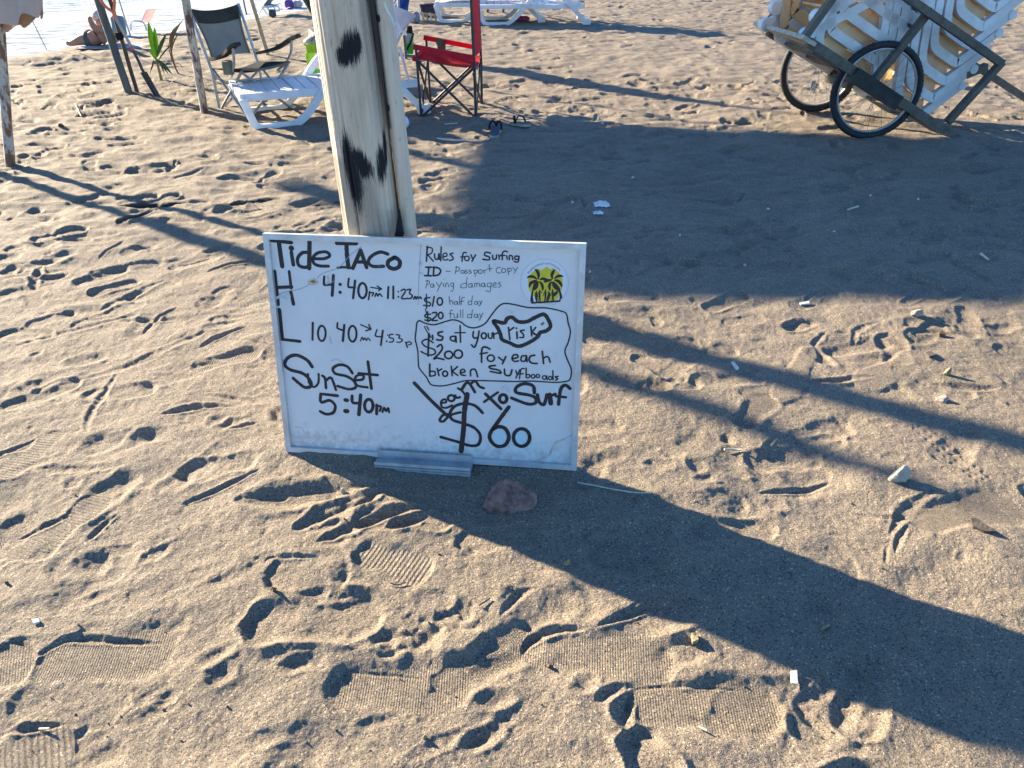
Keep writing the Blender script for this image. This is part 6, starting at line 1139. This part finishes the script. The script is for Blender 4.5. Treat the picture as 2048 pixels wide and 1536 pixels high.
# ------------------------------------------------------------------ things along the waterline
g = gp(290, 61); Yb = g.y; rc = thing('beach_chair', g, 'white reclining beach chair with ribbed back at the waterline', 'beach chair')
def BQ(x, y, o=0.): return PY(x, y, Yb + o)
mb = MB(); A_, B_, C_, D_ = BQ(283, 44), BQ(301, 46, .25), BQ(312, 18, .30), BQ(294, 20, .05)
mb.grid(lambda u, v: (A_ * (1 - u) + B_ * u) * (1 - v) + (D_ * (1 - u) + C_ * u) * v, 6, 8, .012); bk = mb.build('backrest', M['pink_plastic'], rc, smooth=60)
for i in range(6):
    mb = MB(); u = (i + .7) / 6.6; a_ = A_ * (1 - u) + B_ * u; b_ = D_ * (1 - u) + C_ * u; mb.bar([a_ * .9 + b_ * .1 + Vector((0, -.012, 0)), a_ * .1 + b_ * .9 + Vector((0, -.012, 0))], .010, .008); mb.build('rib', M['white_plastic'], bk, smooth=30)
for o_y in (0, .28):
    mb = MB(); mb.tube(catmull([BQ(262, 60, o_y), BQ(263, 44, o_y), BQ(272, 42, o_y), BQ(284, 44, o_y), BQ(290, 50, o_y), BQ(293, 61, o_y)], 4), .014, 8); mb.build('leg_frame', M['white_plastic'], rc)
mb = MB(); mb.grid(lambda u, v: BQ(264, 53) * (1 - u) + BQ(287, 50) * u + Vector((0, .26 * v, 0)), 4, 4, .012); mb.build('seat', M['white_plastic'], rc, smooth=60)
soft('cooler_bag', 'blue cooler bag half hidden behind the spade at the waterline', 'bag', 240, 62, 26, 40, mat('slate_blue_cloth', (.10, .17, .24), rough=.8, var=.2), 12, amp=.05, depth=.5)
g = gp(540, 28); Yd = g.y; dc = thing('deck_chair', g, 'white folding deck chair with grey towel standing far off near the surf', 'deck chair')
def DQ(x, y, o=0.): return PY(x, y, Yd + o)
for o_y in (0, .45):
    for pts in ([(516, 28), (527, 13), (545, 12)], [(524, 14), (534, 28)], [(533, 13), (543, 28)], [(546, 12), (552, 22), (560, 20)], [(545, 13), (556, 12), (560, 20)]):
        mb = MB(); mb.tube([DQ(x, y, o_y) for x, y in pts], .012, 6); mb.build('leg', M['white_plastic'], dc)
mb = MB(); mb.grid(lambda u, v: DQ(526 + 22 * v, 14 - 30 * v) + Vector((0, .45 * u, 0)), 4, 8, .01); mb.build('back_cloth', mat('grey_brown_cloth', (.26, .24, .22), rough=.9), dc, smooth=80)
mb = MB(); mb.grid(lambda u, v: DQ(524, 14) * (1 - v) + DQ(548, 13) * v + Vector((0, .45 * u, -.015 * math.sin(v * 3.1))), 4, 6, .01); mb.build('seat_cloth', mat('pale_blue_cloth', (.30, .42, .50), rough=.9), dc, smooth=80)
soft('backpack', 'dark grey bag standing under the far deck chair', 'bag', 545, 28, 14, 14, mat('charcoal_cloth', (.07, .085, .10), rough=.9, var=.2), 15, amp=.1)
soft('storage_box', 'purple bag standing at the waterline left of the wooden post', 'bag', 578, 9, 17, 16, mat('purple_cloth', (.10, .06, .30), rough=.7, var=.2), 16, amp=.05)['category'] = 'bag'
soft('beach_bag', 'pinkish white bag at the waterline beside the purple bag', 'bag', 595, 8, 18, 13, mat('pinkish_cloth', (.62, .48, .46), rough=.9, var=.2), 17)
for (x0, x1, y, lab) in ((486, 506, 21, 'red towel spread at the waterline behind the grey chair'), (556, 578, 12, 'red towel spread at the waterline beside the purple bag')):
    a_, b_ = gp(x0, y), gp(x1, y); mb = MB(); mb.grid(lambda u, v: a_ * (1 - u) + b_ * u + Vector((0, .5 * v, .015 + .012 * math.sin(u * 8 + v * 5))), 12, 8, .006); tag(mb.build('beach_towel', mat('faded_red_towel', (.45, .16, .15), rough=.95, var=.15), None, smooth=80, loc=a_), lab, 'towel')
# ------------------------------------------------------------------ shade sail whose shadow covers the sand (stands outside the picture)
def shade(x, y, h): t = h / math.tan(SUN_EL); p = G(x, y) if not isinstance(x, Vector) else x; return Vector((p.x + SUN_AZ[0] * t, p.y + SUN_AZ[1] * t, h))
HC = 2.25
S_ = [G(525, 362), G(690, 418), G(830, 447), G(980, 512), G(1120, 585), G(1300, 596), G(1600, 592), G(2048, 603), Vector((4.6, 3.10, 0)), Vector((4.8, 5.75, 0)), G(1900, 282), G(1500, 262), G(1100, 246), G(965, 262), G(940, 300), G(905, 380), G(880, 425), G(800, 415), G(700, 388), G(600, 350)]
P = []
for i, s in enumerate(S_):
    t = HC / math.tan(SUN_EL); P.append(Vector((s.x + SUN_AZ[0] * t, s.y + SUN_AZ[1] * t, HC)))
ct = sum(P, Vector()) / len(P)
sail = thing('shade_sail', (ct.x, ct.y, 0), 'grey cloth shade sail stretched overhead outside the picture, shading the sand', 'shade sail')
from mathutils.geometry import tessellate_polygon
mb = MB(); n_ = len(P); tri = tessellate_polygon([[Vector((p.x, p.y, 0)) for p in P]]); dz = Vector((0, 0, .01))
mb.add(P + [p + dz for p in P], [tuple(t) for t in tri] + [tuple(i + n_ for i in t[::-1]) for t in tri] + [(i, (i + 1) % n_, n_ + (i + 1) % n_, n_ + i) for i in range(n_)])
mb.build('cloth', mat('grey_sail_cloth', (.22, .22, .23), rough=.9), sail, smooth=0)
mb = MB(); mb.tube([P[13], rusty_top], .004, 6); mb.build('cord', M['bamboo'], sail)
# second folded umbrella left of the picture, its pole shadow crosses the sand
b = Vector((-4.55, 5.82, 0)); um2 = pole('beach_umbrella', 'folded peach umbrella standing just outside the left edge of the picture', 'umbrella', b, b + Vector((-.05, 0, 2.4)), .042, 'flaky_pole')
mb = MB(); mb.grid(lambda u, v: b + Vector((0, 0, 2.25 - 1.2 * v)) + Vector((math.cos(u * 2 * math.pi), math.sin(u * 2 * math.pi), 0)) * (.045 + .008 * v) * (1 + .12 * math.sin(u * 16 * math.pi)), 64, 12, .002); mb.build('folded_canopy', bpy.data.materials['peach_cloth'], um2, smooth=80)
